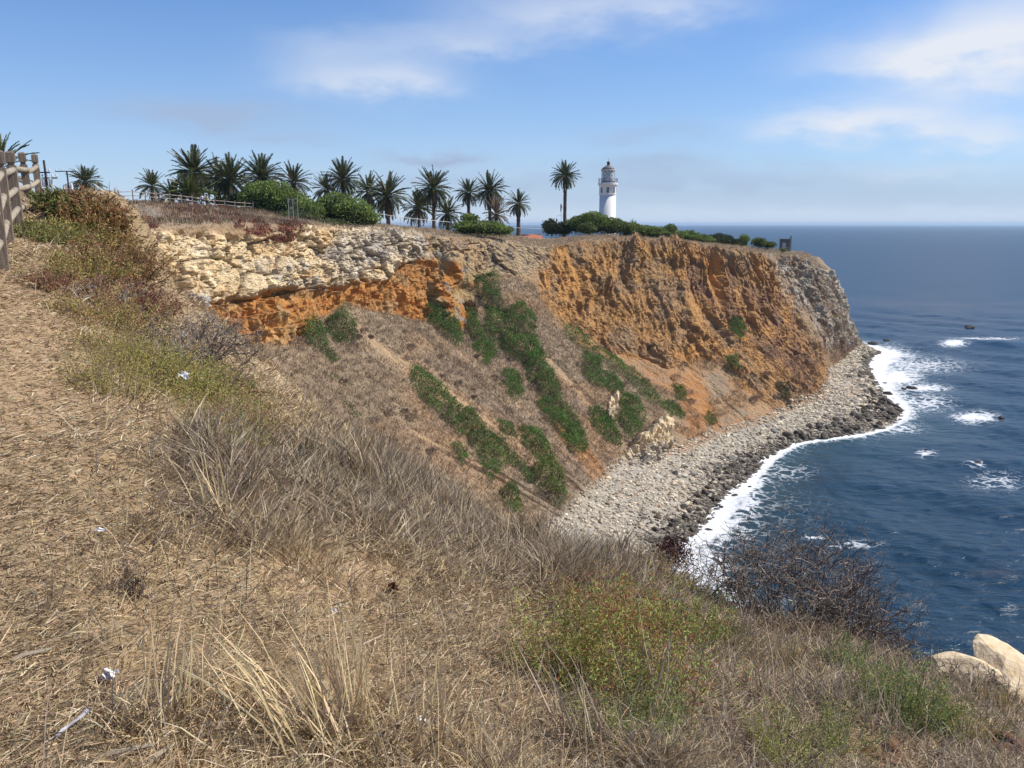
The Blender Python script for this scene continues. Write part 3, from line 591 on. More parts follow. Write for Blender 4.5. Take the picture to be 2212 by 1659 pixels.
# ------------------------------------------------------------------ generators for leaves, blades, twigs
def unit(v): return v / (np.linalg.norm(v, axis=-1, keepdims=True) + 1e-9)
def leaves(P, D, S, W, C):
    n = len(P); D = unit(D); side = unit(np.cross(D, rng.normal(size=(n, 3)))); S = np.broadcast_to(S, n)[:, None]; W = np.broadcast_to(W, n)[:, None]
    up = np.cross(side, D); m = P + .5 * S * D + .12 * S * up
    v = np.stack([P, m + W * side, P + S * D, m - W * side], 1).reshape(-1, 3); b = np.arange(n)[:, None] * 4
    return v, np.concatenate([b + [0, 1, 2], b + [0, 2, 3]], 1).reshape(-1, 3), np.repeat(C, 4, 0)
def blades(P, D, H, W, bend, C):
    """thin curved grass blades: base pair, middle pair, tip"""
    n = len(P); D = unit(D); side = unit(np.cross(D, rng.normal(size=(n, 3)))); H = np.broadcast_to(H, n)[:, None]; W = np.broadcast_to(W, n)[:, None]
    mid = P + .55 * H * D + .18 * H * bend; tip = P + .9 * H * D + .62 * H * bend
    v = np.stack([P + W * side, P - W * side, mid + .75 * W * side, mid - .75 * W * side, tip], 1).reshape(-1, 3); b = np.arange(n)[:, None] * 5
    f = np.concatenate([b + [0, 1, 3], b + [0, 3, 2], b + [2, 3, 4]], 1).reshape(-1, 3)
    c = np.repeat(C[:, None], 5, 1) * np.array([.8, .8, 1, 1, 1.08])[None, :, None]
    return v, f, c.reshape(-1, 3)
def spikes(P, D, H, W, C):
    n = len(P); D = unit(D); side = unit(np.cross(D, rng.normal(size=(n, 3)))); H = np.broadcast_to(H, n)[:, None]; W = np.broadcast_to(W, n)[:, None]
    v = np.stack([P + W * side, P - W * side, P + H * D], 1).reshape(-1, 3)
    return v, np.arange(3 * n).reshape(-1, 3), np.repeat(C, 3, 0)
def twigs(P0, P1, R0, R1, C):
    n = len(P0); D = unit(P1 - P0); a = unit(np.cross(D, np.array([.3, .9, .1]) + 0 * D)); b = np.cross(D, a); v = []
    for k in range(3):
        o = a * math.cos(2.0944 * k) + b * math.sin(2.0944 * k); v += [P0 + o * np.broadcast_to(R0, n)[:, None], P1 + o * np.broadcast_to(R1, n)[:, None]]
    v = np.stack(v, 1).reshape(-1, 3); q = np.arange(n)[:, None] * 6; f = []
    for k in range(3):
        i, j = 2 * k, 2 * ((k + 1) % 3); f += [q + [i, j, i + 1], q + [j, j + 1, i + 1]]
    return v, np.concatenate(f, 1).reshape(-1, 3), np.repeat(C, 6, 0)
class Acc:
    def __init__(s): s.v, s.f, s.c, s.n = [], [], [], 0
    def add(s, t):
        v, f, c = t; s.v.append(v); s.f.append(f + s.n); s.c.append(c); s.n += len(v); return s
    def obj(s, name, mat, parent=None, base=None, **kw):
        v = np.concatenate(s.v)
        if base is not None: v = v - np.asarray(base)
        o = link(name, mesh_np(name, v, np.concatenate(s.f), np.concatenate(s.c)), mat, parent, **kw)
        if parent is not None: o['kind'] = 'stuff'
        return o
def palette(n, cols, jit=.12, hue=.04):
    c = np.array([q[:3] for q in cols]); w = np.array([q[3] for q in cols], float); c = c[rng.choice(len(c), n, p=w / w.sum())]
    return c * (1 + jit * rng.normal(size=(n, 1))).clip(.5, 1.6) * (1 + hue * rng.normal(size=(n, 3)))
def rdir(n, up=0.0):
    d = rng.normal(size=(n, 3)); d = unit(d); d[:, 2] += up; return unit(d)
def near_at(vx, vy):
    r = ray(vx, vy); ts = np.geomspace(1.2, 60, 900); p = np.array([0, 0, ZC]) + r[None] * ts[:, None]
    g = near_z(p[:, 0], p[:, 1]); k = np.argmax(p[:, 2] < g); a = math.atan2(r[0], r[1]); rc = float(crest_r(np.array([a]))[0])
    if p[k, 2] >= g[k] or math.hypot(p[k, 0], p[k, 1]) > rc:          # the ray clears the brow: stand on the brow
        x, y = (rc - .1) * math.sin(a), (rc - .1) * math.cos(a); return np.array([x, y, float(near_z(np.array([x]), np.array([y]))[0])])
    q = p[k]; q[2] = g[k]; return q
# flat view of the visible cliff surface for planting
GV = G.reshape(-1, 3); gnx = grid_normals(G); gnx = np.where(gnx[..., 2:3] < 0, -gnx, gnx).reshape(-1, 3)
gvx, gvy = project(G); gvx, gvy = gvx.ravel(), gvy.ravel(); GSG = SG.ravel(); GY = GV[:, 1]
cell = np.linalg.norm(np.cross(np.gradient(G, axis=1), np.gradient(G, axis=0)), axis=-1).ravel()
def on_cliff(mask, n):
    i = np.nonzero(mask)[0]; w = cell[i]; k = rng.choice(i, n, p=w / w.sum()); sp = np.sqrt(cell[k])[:, None]
    return GV[k] + rng.normal(size=(n, 3)) * sp * np.array([.5, .5, .1]), gnx[k], k

# ------------------------------------------------------------------ lighthouse
def lighthouse():
    b = at_depth(1311.5, 484, 290); bx, by = b[0], b[1]; bz = min(ground_far(bx, by), 36.5) - .3
    t = thing('lighthouse', 'tall white round lighthouse tower with dark lantern roof among green bushes', 'lighthouse', (bx, by, bz))
    z = lambda a: a - bz
    MB().lathe([(3.05, 0), (2.98, .5), (2.92, .6), (2.80, z(49.7))], 64).obj('tower', M['white'], t, True)
    up = MB().lathe([(2.80, z(49.7) + .004), (2.95, z(49.78)), (2.97, z(50.0)), (2.86, z(50.1)), (2.84, z(52.4)), (2.95, z(52.6)), (3.2, z(52.95))], 64).obj('watch_room', M['white'], t, False)
    MB().lathe([(3.2, z(52.95) + .004), (3.36, z(53.06)), (3.36, z(53.7)), (3.28, z(53.75))], 64).obj('gallery', M['white'], t)
    for k in range(8):
        a = math.radians(-97 + 45 * k); fr = MB(); w0, w1 = -.42, .42; h0, h1 = z(50.4), z(52.2)
        fr.box(2.79, 2.93, w0 - .1, w0, h0, h1).box(2.79, 2.93, w1, w1 + .1, h0, h1).box(2.79, 2.935, w0 - .1, w1 + .1, h1, h1 + .12).box(2.79, 2.97, w0 - .13, w1 + .13, h0 - .12, h0)
        f = fr.obj('window', M['white'], t, rot=(0, 0, a)); MB().box(2.78, 2.875, w0, w1, h0, h1).obj('pane', M['dkglass'], f)
        MB().box(2.88, 2.9, -.025, .025, h0, h1).box(2.88, 2.898, w0, w1, (h0 + h1) / 2 - .03, (h0 + h1) / 2 + .03).obj('glazing_bar', M['white'], f)
    MB().lathe([(2.32, z(53.75) + .003), (2.36, z(53.85)), (2.36, z(54.1)), (2.26, z(54.12))], 48).obj('lantern_base', M['darkmetal'], t)
    MB().lathe([(1.75, z(54.0)), (1.9, z(54.4)), (1.9, z(57.4)), (1.75, z(57.7))], 48).obj('curtain', M['curtain'], t, True)
    lat = MB(); n = 10; z0, z1 = z(54.1), z(57.7)
    for k in range(n):
        for s in (1, -1):
            pts = [(2.26 * math.cos(2 * PI * k / n + s * q / 10 * PI * .55), 2.26 * math.sin(2 * PI * k / n + s * q / 10 * PI * .55), z0 + (z1 - z0) * q / 10) for q in range(11)]
            lat.tube(pts, .035, 4)
    lat.obj('lattice', M['darkmetal'], t)
    g, tg, bg = mat_new('lantern_glass'); bg.inputs['Base Color'].default_value = (.8, .84, .85, 1); bg.inputs['Roughness'].default_value = .05; bg.inputs['Alpha'].default_value = .3
    pm = {}
    for r_ in range(4):
        zc = z0 + (z1 - z0) * (r_ + .5) / 4
        for k in range(16):
            if r_ not in pm:
                w = PI / 16 - .012; hh = (z1 - z0) / 8 - .02
                pm[r_] = MB().add([(2.2 * math.cos(x), 2.2 * math.sin(x), zc + y) for x, y in ((-w, -hh), (0, -hh), (w, -hh), (w, hh), (0, hh), (-w, hh))], [(0, 1, 4, 5), (1, 2, 3, 4)]).mesh('pane')
            link('pane', pm[r_], g, t, rot=(0, 0, 2 * PI * k / 16))
    MB().lathe([(2.30, z(57.7)), (2.42, z(57.8)), (2.44, z(58.1)), (2.36, z(58.2))], 48).obj('cornice', M['rust'], t)
    MB().lathe([(2.36, z(58.2) + .003), (1.9, z(58.75)), (1.2, z(59.2)), (.62, z(59.5)), (.55, z(59.52))], 48).obj('roof', M['roofmetal'], t, True)
    MB().lathe([(.55, z(59.52) + .003), (.5, z(59.6)), (.5, z(60.3)), (.6, z(60.4)), (.55, z(60.6)), (.25, z(60.85)), (.1, z(60.95))], 24).obj('ventilator', M['darkmetal'], t, True)
    MB().tube([(0, 0, z(60.9)), (0, 0, z(62.2))], [.05, .02], 6).obj('lightning_rod', M['darkmetal'], t)
    for hz in (54.35, 54.8, 55.2):
        MB().tube([(3.22 * math.cos(2 * PI * k / 40), 3.22 * math.sin(2 * PI * k / 40), z(hz)) for k in range(41)], .03, 5).obj('rail', M['darkmetal'], t)
    pmz = MB().tube([(3.22, 0, z(53.72)), (3.22, 0, z(55.25))], .04, 5).mesh('railing_post')
    for k in range(20): link('railing_post', pmz, M['darkmetal'], t, rot=(0, 0, 2 * PI * k / 20 + .1))
lighthouse()

# ------------------------------------------------------------------ hut on the headland, house roof, flagpole
def hut():
    p = at_depth(1695, 537, 229); g = ground_far(p[0], p[1], p[2]); g = min(g, p[2] + .3)
    t = thing('lookout_hut', 'small dark concrete lookout hut with a chimney column at the cliff end', 'hut', (p[0], p[1], g - .1), math.radians(-14))
    h = 3.25
    MB().box(-1.35, 1.2, -1.1, 1.1, 0, h).obj('wall', M['concrete'], t)
    MB().box(-1.45, 1.3, -1.2, 1.2, h + .003, h + .14).obj('roof_slab', M['concrete'], t)
    MB().box(1.203, 1.62, -1.0, .6, 0, h + .5).box(1.22, 1.6, -.9, .3, h + .503, h + 1.0).obj('column', M['paleconc'], t)
    MB().box(-.75, .2, -1.13, -1.103, .9, 2.4).obj('shutter', M['galv'], t)
    MB().tube([(1.4, -.3, h + 1.0), (1.4, -.3, h + 1.45)], .05, 6).obj('lamp_post', M['galv'], t)
    MB().lathe([(.05, h + 1.45), (.13, h + 1.5), (.13, h + 1.68), (.04, h + 1.74)], 10, 1.4, -.3).obj('lamp', M['whitepaint'], t)
    f = thing('handrail', 'pale metal handrail standing in front of the lookout hut', 'railing', (p[0], p[1], g - .1), math.radians(-14))
    for x in np.linspace(-3.2, 1.0, 6): MB().tube([(x, -1.9, 0), (x, -1.9, 1.15)], .03, 5).obj('post', M['galv'], f)
    for zz in (.6, 1.15): MB().tube([(-3.2, -1.9, zz), (1.0, -1.9, zz)], .035, 5).obj('rail', M['farwood'], f)
hut()
def house():
    p = at_depth(1142, 506.5, 232); bz = p[2] - 4.6
    t = thing('small_house', 'low cream house with red tiled gable roof peeking over the plateau', 'house', (p[0], p[1], bz), math.radians(28))
    MB().box(-3.2, 3.2, -2.2, 2.2, 0, 3.4).obj('wall', M['stucco'], t)
    MB().add([(-3.19, -2.19, 3.403), (-3.19, 2.19, 3.403), (-3.19, 0, 4.45), (3.19, -2.19, 3.403), (3.19, 2.19, 3.403), (3.19, 0, 4.45)], [(0, 1, 2), (3, 5, 4), (0, 2, 5, 3), (1, 4, 5, 2), (0, 3, 4, 1)]).obj('gable', M['stucco'], t)
    for s in (-1, 1):
        MB().add([(-3.6, s * 2.6, 3.25), (3.6, s * 2.6, 3.25), (3.6, 0, 4.5 + .004 * s), (-3.6, 0, 4.5 + .004 * s), (-3.6, s * 2.6, 3.37), (3.6, s * 2.6, 3.37), (3.6, 0, 4.62 + .004 * s), (-3.6, 0, 4.62 + .004 * s)], [(0, 1, 2, 3), (4, 7, 6, 5), (0, 4, 5, 1), (1, 5, 6, 2), (2, 6, 7, 3), (3, 7, 4, 0)]).obj('roof', M['tile'], t)
    MB().box(-1, 0, -2.23, -2.203, .0, 2.1).obj('door', M['pole'], t); MB().box(.8, 2.0, -2.23, -2.203, 1.0, 2.1).obj('window', M['dkglass'], t)
house()
def flagpole():
    p = at_depth(1212.5, 484, 285); g = 35.0; t = thing('flagpole', 'thin white flagpole with yardarm and two drooping flags left of the lighthouse', 'flagpole', (p[0], p[1], g))
    top = at_depth(1212, 437, 285)[2] - g; yz = at_depth(1212, 466, 285)[2] - g
    MB().tube([(0, 0, 0), (0, 0, yz), (0, 0, top)], [.1, .07, .04], 8).obj('mast', M['whitepaint'], t)
    MB().tube([(-1.6, 0, yz), (1.3, 0, yz + .02)], .05, 6).obj('yardarm', M['whitepaint'], t)
    def flag(x, z0, l, w, m):
        v, f = [], []
        for i in range(9):
            for j in range(4): v.append((x + w * j / 3 * (.5 + .5 * math.sin(i * .7)) - .02, .12 * math.sin(j * 2.1 + i * .6), z0 - l * i / 8))
        for i in range(8):
            for j in range(3): f.append((i * 4 + j, i * 4 + j + 1, i * 4 + j + 5, i * 4 + j + 4))
        MB().add(v, f).obj('flag', m, t)
    flag(-.35, top - .6, 3.6, .6, M['redflag']); flag(-1.75, yz - 1.0, 1.6, .55, M['darkflag'])
    MB().tube([(-1.55, 0, yz), (-1.55, 0, yz - 1.0)], .02, 4).obj('halyard', M['darkmetal'], t)
flagpole()

# ------------------------------------------------------------------ palms
def frond_mesh(name, droop, width, nl=26, mat=None, seedn=0):
    r_ = np.random.default_rng(seedn); ns = 14; s = np.linspace(0, 1, ns); th = -droop * s ** 1.25; ds = 1 / (ns - 1)
    x = np.concatenate([[0], np.cumsum(np.cos(th[:-1]) * ds)]); z = np.concatenate([[0], np.cumsum(np.sin(th[:-1]) * ds)])
    v, f = [], []
    for i in range(ns):
        w = .016 * (1 - .85 * s[i]); nx, nz_ = -math.sin(th[i]), math.cos(th[i]); v += [(x[i], -w, z[i]), (x[i], w, z[i]), (x[i] - nx * w, 0, z[i] - nz_ * w)]
    for i in range(ns - 1):
        for k in range(3): a, b = i * 3 + k, i * 3 + (k + 1) % 3; f.append((a, b, b + 3, a + 3))
    for k in range(nl):
        t = .10 + .88 * (k + .5) / nl; xi, zi, ti = np.interp(t, s, x), np.interp(t, s, z), np.interp(t, s, th); ln = width * (math.sin(PI * min(1, .12 + .86 * t)) ** .6) * (.85 + .3 * r_.random())
        for sg in (-1, 1):
            fw = .75 + .5 * t; d = Vector((fw, sg * .8, .32 + .15 * r_.normal())).normalized() * ln
            dx = d.x * math.cos(ti) - d.z * math.sin(ti); dz = d.x * math.sin(ti) + d.z * math.cos(ti) - .15 * ln; b = len(v); h = .5 / nl
            v += [(xi - h, 0, zi), (xi + h, 0, zi), (xi + dx * .55 + h, d.y * .55, zi + dz * .6), (xi + dx, d.y, zi + dz - .1 * ln)]; f += [(b, b + 1, b + 2), (b, b + 2, b + 3)]
    me = bpy.data.meshes.new(name); me.from_pydata(v, [], f); me.materials.append(mat); me.update(); return me
FR = {}
for mk in ('frond', 'frondy', 'frondd'):
    FR[mk] = [frond_mesh('frond', d, w, 30, M[mk], i) for i, (d, w) in enumerate([(.35, .17), (.7, .18), (1.0, .18), (1.35, .17), (.9, .14)])]
trunk_cache = {}
def palm(base, zc, fl, n, label, tr=.38, lean=0.0, mk='frond', dry=.16, low=-70, group='palm trees along the clifftop', top_el=84):
    h = zc - base[2]; t = thing('palm_tree', label, 'palm tree', base, random.uniform(0, 6.28), group)
    pts, rad = [], []
    for i in range(15):
        q = i / 14; pts.append((lean * q * q * h * .15, 0, h * q)); rad.append(tr * (1.25 - .35 * min(1, q * 4) + (.0 if q < .84 else .6 * (q - .84) / .16)) * (1 + .05 * ((i % 2) * 2 - 1)))
    MB().tube(pts, rad, 12).obj('trunk', M['trunk'], t)
    cx = lean * h * .15
    n = int(n * 1.35); tl, tph, ta = random.uniform(4, 16), random.uniform(0, 6.28), t.rotation_euler.z
    for k in range(n):
        q = (k + .5) / n; az = k * 2.39996 + random.gauss(0, .2); el = math.radians(top_el + (low - top_el) * q ** .9 + random.gauss(0, 8) + tl * math.cos(az + ta - tph))
        dead = q > 1 - dry; vi = 0 if q < .22 else 1 if q < .45 else 2 if q < .72 else 3
        if dead: vi = 4
        m = FR['frondd' if dead or random.random() < .03 else mk][vi]; o = link('frond', m, None, t)
        o.location = (cx + .3 * math.cos(az) * math.cos(el), .3 * math.sin(az) * math.cos(el), h + .25 * math.sin(el) - (.35 if dead else 0)); o.rotation_euler = (random.gauss(0, .25), -el, az)
        o.scale = (fl * random.uniform(.76, 1.12) * (.8 if dead else 1),) * 3
    return t
PALMS = [  # crown centre (frame), depth, frond length, base row (frame), fronds, label, options
    (185, 392, 205, 4.3, 440, 70, 'lone dark palm at far left behind the rusty bush on the bluff', {}),
    (328, 402, 165, 3.1, 442, 60, 'short sparse palm standing alone behind the left end of the clifftop rail fence', dict(tr=.34, dry=.22)),
    (418, 374, 150, 4.8, 440, 90, 'tallest full palm at the left of the clifftop grove, above a low yellowish palm', {}),
    (412, 422, 140, 4.0, 442, 60, 'low trunkless yellow-green palm beneath the tallest palm of the left grove', dict(mk='frondy', dry=.06, low=-12)),
    (372, 425, 152, 3.3, 442, 46, 'low spreading dark palm left of the yellow-green palm', dict(dry=.1, low=-20)),
    (498, 390, 150, 4.4, 445, 90, 'palm with long hanging skirt of dry fronds, second tall one in the left grove', dict(dry=.28, low=-82)),
    (470, 383, 168, 4.2, 445, 66, 'palm half hidden between the tallest palm and the skirted palm', {}),
    (564, 385, 156, 4.5, 448, 90, 'dense dark palm rising behind the left end of the windswept green bush', dict(dry=.22, low=-78)),
    (634, 394, 165, 3.7, 455, 72, 'brownish half-dry palm behind the crest of the windswept green bush', dict(dry=.34, low=-75)),
    (705, 410, 172, 3.4, 470, 60, 'short arching palm between the two big green bushes', dict(dry=.25)),
    (740, 388, 165, 4.0, 470, 76, 'tall palm with bare trunk rising from the second green bush', dict(dry=.2)),
    (796, 414, 192, 4.4, 478, 66, 'dark palm behind the right slope of the second green bush', dict(low=-80)),
    (837, 424, 160, 4.4, 480, 90, 'big round palm with skirt standing above the start of the pale wire fence', dict(dry=.25, low=-82)),
    (936, 408, 170, 4.2, 488, 84, 'tall palm with long dark trunk in the middle of the clifftop grove', dict(dry=.16)),
    (905, 450, 182, 4.0, 488, 70, 'low palm left of the long dark trunk in the middle grove', dict(low=-60)),
    (966, 462, 185, 3.8, 490, 70, 'low drooping palm right of the long dark trunk in the middle grove', dict(low=-80)),
    (1012, 416, 190, 3.3, 490, 64, 'slender palm with visible trunk above the small round bush', dict(tr=.42)),
    (1058, 412, 182, 4.0, 492, 80, 'bigger palm just right of the slender palm above the round bush', dict(dry=.2)),
    (1072, 462, 178, 3.7, 495, 56, 'grey half-dead palm with pale stiff fronds under the bigger palm', dict(dry=.75, low=-50, mk='frondd')),
    (1120, 440, 198, 3.2, 507, 70, 'single dark-trunked palm left of the red tiled roof', dict(tr=.5, low=-78)),
    (1221, 381, 235, 4.2, 492, 84, 'tall lone palm with long bare trunk beside the lighthouse', dict(tr=.52, low=-78, dry=.1, lean=-.25)),
    (1367, 486, 255, 1.7, 496, 30, 'tiny brown palm top poking out of the bushes right of the lighthouse', dict(dry=.6, tr=.25)),
]
for (cx, cy, Yd, fl, by, n, lab, kw) in PALMS:
    c = at_depth(cx, cy, Yd); gz = ground_far(c[0], c[1], at_depth(cx, by, Yd)[2]); gz = min(gz, at_depth(cx, by, Yd)[2] + .5) - .2
    palm((c[0], c[1], gz), c[2], fl, n, lab, **kw)
c = at_depth(12, 372, 34)
palm((c[0] - .2, c[1], 40.3), c[2] + .1, 1.45, 40, 'young palm with pale arching fronds just behind the near rail fence', tr=.3, dry=.45, low=-20, mk='frondy', group='palm behind the near fence')

# ------------------------------------------------------------------ bushes on the plateau
BG = [(.24, .31, .075, 5), (.19, .25, .06, 4), (.32, .38, .10, 2), (.12, .16, .045, 2)]
def bush(lumps, label, leaf=.34, dens=34, cols=BG, group='green bushes on the clifftop', Y=None, name='bush'):
    """lumps: (frame x, frame y of the centre, half width, half height in frame units, depth)"""
    cs = [(at_depth(x, y, d), w * d / FPX, h * d / FPX) for x, y, w, h, d in lumps]
    base = cs[0][0].copy(); base[2] -= cs[0][2]
    t = thing(name, label, 'bush', tuple(base), 0, group); A = Acc(); core = MB()
    for c, w, h in cs:
        w *= 1.08; h *= 1.08; dp = max(w * .75, h)
        n = int(dens * 4 * PI * (w * dp + w * h + dp * h) / 3 * .6) + 60; d = unit(rng.normal(size=(n, 3))); d[:, 2] = np.abs(d[:, 2]) * np.where(rng.random(n) < .8, 1, -1)
        lump = 1 + .26 * fbm(d * 2.3 + c * .1, 3, 141) + .16 * fbm(d * 6 + c, 2, 143); rad = np.array([w, dp, h]) * (lump * (1 - .3 * rng.random(n) ** 3))[:, None]
        P = c + d * rad; dirs = unit(d + .8 * rng.normal(size=(n, 3)) + np.array([.0, 0, .35]))
        clump = sstep(-.4, .4, fbm(P * 1.1, 2, 147))[:, None]
        A.add(leaves(P, dirs, leaf * (.6 + .8 * rng.random(n)), leaf * .36, palette(n, cols, .2) * (.72 + .56 * clump)))
        m = 12
        for i in range(m):
            pass
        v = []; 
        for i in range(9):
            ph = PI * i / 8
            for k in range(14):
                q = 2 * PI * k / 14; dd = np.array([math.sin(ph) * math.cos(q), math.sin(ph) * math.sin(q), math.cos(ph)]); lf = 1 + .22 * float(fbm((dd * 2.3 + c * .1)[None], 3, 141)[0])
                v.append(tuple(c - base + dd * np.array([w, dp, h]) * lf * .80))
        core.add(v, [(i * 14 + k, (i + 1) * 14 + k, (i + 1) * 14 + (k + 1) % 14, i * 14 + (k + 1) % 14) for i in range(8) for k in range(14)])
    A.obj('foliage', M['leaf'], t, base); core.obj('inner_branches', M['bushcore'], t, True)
    return t
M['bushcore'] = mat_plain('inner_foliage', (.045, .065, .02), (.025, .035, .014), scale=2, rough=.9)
bush([(560, 432, 36, 32, 138), (590, 430, 45, 30, 138), (625, 445, 42, 26, 137), (660, 458, 36, 20, 136), (540, 442, 20, 24, 138)], 'wide windswept green bush sloping to the right behind the rail fence')
bush([(725, 450, 40, 28, 140), (760, 462, 42, 26, 139), (795, 475, 24, 14, 139), (700, 462, 26, 24, 140)], 'second big rounded green bush between the palms and the cliff edge')
bush([(640, 470, 50, 12, 134), (715, 485, 35, 9, 133)], 'low grey-green scrub in front of the two big bushes', cols=[(.16, .15, .07, 2), (.10, .13, .04, 3)], leaf=.28)
bush([(490, 438, 30, 10, 146), (520, 432, 22, 14, 146)], 'dark low hedge under the palms at the end of the rail fence', cols=[(.04, .05, .02, 1), (.06, .07, .03, 1)])
bush([(1015, 476, 18, 12, 168)], 'small round dark green bush under the slender palm')
bush([(1010, 493, 30, 13, 166), (1050, 493, 34, 13, 166), (1085, 499, 22, 9, 166)], 'low bright green hedge-like bush in front of the grey half-dead palm')
bush([(1188, 492, 16, 16, 214), (1215, 495, 26, 13, 214)], 'leftmost dark bush of the thicket before the lighthouse, with grey twigs at its foot', cols=[(.05, .075, .025, 3), (.08, .11, .04, 2), (.18, .15, .11, 1)])
bush([(1250, 487, 26, 17, 213), (1285, 484, 30, 22, 212), (1270, 478, 22, 15, 212), (1320, 490, 30, 17, 211)], 'largest dark green bush hiding the foot of the lighthouse')
bush([(1268, 495, 18, 11, 206)], 'light green rounded shrub in front of the largest dark bush', cols=[(.14, .18, .05, 3), (.10, .14, .04, 2)])
bush([(1362, 498, 24, 15, 210), (1392, 502, 28, 13, 209)], 'green bush with a tiny palm top right of the lighthouse')
bush([(1424, 505, 32, 12, 208), (1448, 498, 13, 12, 208)], 'green bush in the middle of the clifftop row, with a small raised knob')
bush([(1478, 513, 34, 12, 209), (1512, 519, 28, 10, 209)], 'low dark green bush right of the knobbed bush')
bush([(1553, 522, 30, 14, 212), (1582, 527, 24, 9, 212)], 'domed dark bush near the right end of the clifftop row', cols=[(.05, .075, .025, 3), (.09, .11, .04, 2)])
bush([(1607, 521, 10, 12, 215)], 'small upright green bush between the domed bush and the wedge bush')
bush([(1640, 525, 15, 9, 222), (1660, 530, 15, 6, 222)], 'bright green wedge-shaped bush left of the lookout hut', cols=[(.17, .22, .05, 3), (.12, .17, .04, 2)])
bush([(1690, 541, 8, 4, 222)], 'tiny green shrub at the foot of the lookout hut', leaf=.25)
# ------------------------------------------------------------------ fences
def post_mesh(h, w):
    g = .1 * w; b = MB().box(-w / 2, w / 2, -w / 2, w / 2, -.5, h - .26); b.box(-w / 2 + g * 1.6, w / 2 - g * 1.6, -w / 2 + g * 1.6, w / 2 - g * 1.6, h - .2601, h - .2)
    b.box(-w / 2, w / 2, -w / 2, w / 2, h - .2001, h - .03)
    b.add([(-w / 2, -w / 2, h - .0301), (w / 2, -w / 2, h - .0301), (w / 2, w / 2, h - .0301), (-w / 2, w / 2, h - .0301), (-w / 2 + .03, -w / 2 + .03, h), (w / 2 - .03, -w / 2 + .03, h), (w / 2 - .03, w / 2 - .03, h), (-w / 2 + .03, w / 2 - .03, h)], [(0, 1, 5, 4), (1, 2, 6, 5), (2, 3, 7, 6), (3, 0, 4, 7), (4, 5, 6, 7)])
    return b.mesh('post')
def rail_obj(a, b, r, mat, par, n=10):
    a, b = Vector(a), Vector(b); pts = [a.lerp(b, i / 3) + Vector((0, 0, -.012 * math.sin(PI * i / 3))) for i in range(4)]
    return MB().tube(pts, [r, r * 1.03, r * .99, r], n).obj('rail', mat, par, True)
def near_fence():
    t = thing('rail_fence', 'weathered brown post and rail fence climbing the bluff at the left edge', 'fence', (0, 0, 0)); pm = post_mesh(1.4, .155); P = []
    for i, p in enumerate(fence_pts):
        z = float(near_z(np.array([p[0]]), np.array([p[1]]))[0]); P.append((p[0], p[1], z))
        link('post', pm, M['wood'], t, loc=(p[0], p[1], z), rot=(random.gauss(0, .025), random.gauss(0, .025), math.radians(27) + random.gauss(0, .06)), scale=(1, 1, random.uniform(.96, 1.04)))
    for a, b in zip(P[:-1], P[1:]):
        for h in (.34, .70, 1.06): rail_obj((a[0], a[1], a[2] + h + random.gauss(0, .015)), (b[0], b[1], b[2] + h + random.gauss(0, .015)), .055, M['rail'], t)
near_fence()
def far_fence():
    t = thing('rail_fence', 'pale lodgepole rail fence along the clifftop in front of the palms', 'fence', (0, 0, 0)); P = []
    xs = [382, 406, 447, 499, 546, 586, 638, 681, 723, 775, 807, 843, 881, 919, 950]
    pm = MB().box(-.075, .075, -.075, .075, -.4, 1.28).box(-.09, .09, -.09, .09, 1.2801, 1.36).mesh('post')
    for x in xs:
        vx = x * .576; Yd = np.interp(vx, [220, 300, 545], [116, 118.5, 132]); vyb = np.interp(vx, [220, 290, 400, 470, 545], [433, 431, 440, 449, 456])
        p = at_depth(vx, vyb, Yd); z = ground_far(p[0], p[1]); z = z if abs(z - p[2]) < .25 else p[2]; P.append((p[0], p[1], z)); link('post', pm, M['farwood'], t, loc=P[-1], rot=(random.gauss(0, .03), random.gauss(0, .03), .3))
    for a, b in zip(P[:-1], P[1:]):
        for h in (.55, 1.08): rail_obj((a[0], a[1], a[2] + h), (b[0], b[1], b[2] + h), .05, M['farwood'], t, 6)
far_fence()
def wire_fence(name, pts, h, label, wires=7):
    t = thing(name, label, 'fence', (0, 0, 0)); P = []
    for vx, vy, Yd in pts:
        p = at_depth(vx, vy, Yd); P.append(Vector(p))
        MB().tube([(p[0], p[1], p[2] - .6), (p[0], p[1], p[2] + h)], .035, 6).obj('post', M['galv'], t)
    for a, b in zip(P[:-1], P[1:]):
        MB().tube([a + Vector((0, 0, h - .02)), b + Vector((0, 0, h - .02))], .035, 5).obj('rail', M['galv'], t)
        w = MB(); L = (b - a).length; nn = max(3, int(L / .28))
        for s in (1, -1):
            for k in range(-int(h / .28), nn + 1):
                x0, x1 = k * .28, k * .28 + h; z0, z1 = (0, h) if s > 0 else (h, 0)
                if x0 < 0: z0 += s * (-x0); x0 = 0
                if x1 > L: z1 -= s * (x1 - L); x1 = L
                if x1 - x0 > .05: w.tube([a + (b - a) * (x0 / L) + Vector((0, 0, z0)), a + (b - a) * (x1 / L) + Vector((0, 0, z1))], .0025, 3)
        w.obj('wire_mesh', M['galv'], t)
wire_fence('chainlink_fence', [(x, y, d) for x, y, d in zip(np.linspace(822, 972, 8), np.interp(np.linspace(822, 972, 8), [822, 880, 972], [478, 486, 494]), np.linspace(146, 160, 8))], 1.25, 'pale wire fence running down the clifftop below the palm grove')
wire_fence('chainlink_fence', [(624, 468, 124), (634, 470, 122.5), (644, 468, 121)], 2.6, 'short tall chain-link screen in front of the windswept bush')
wire_fence('chainlink_fence', [(1085, 510, 192), (1125, 510, 194), (1172, 512, 196)], 1.9, 'thin wire fence between the dark-trunked palm and the thicket')

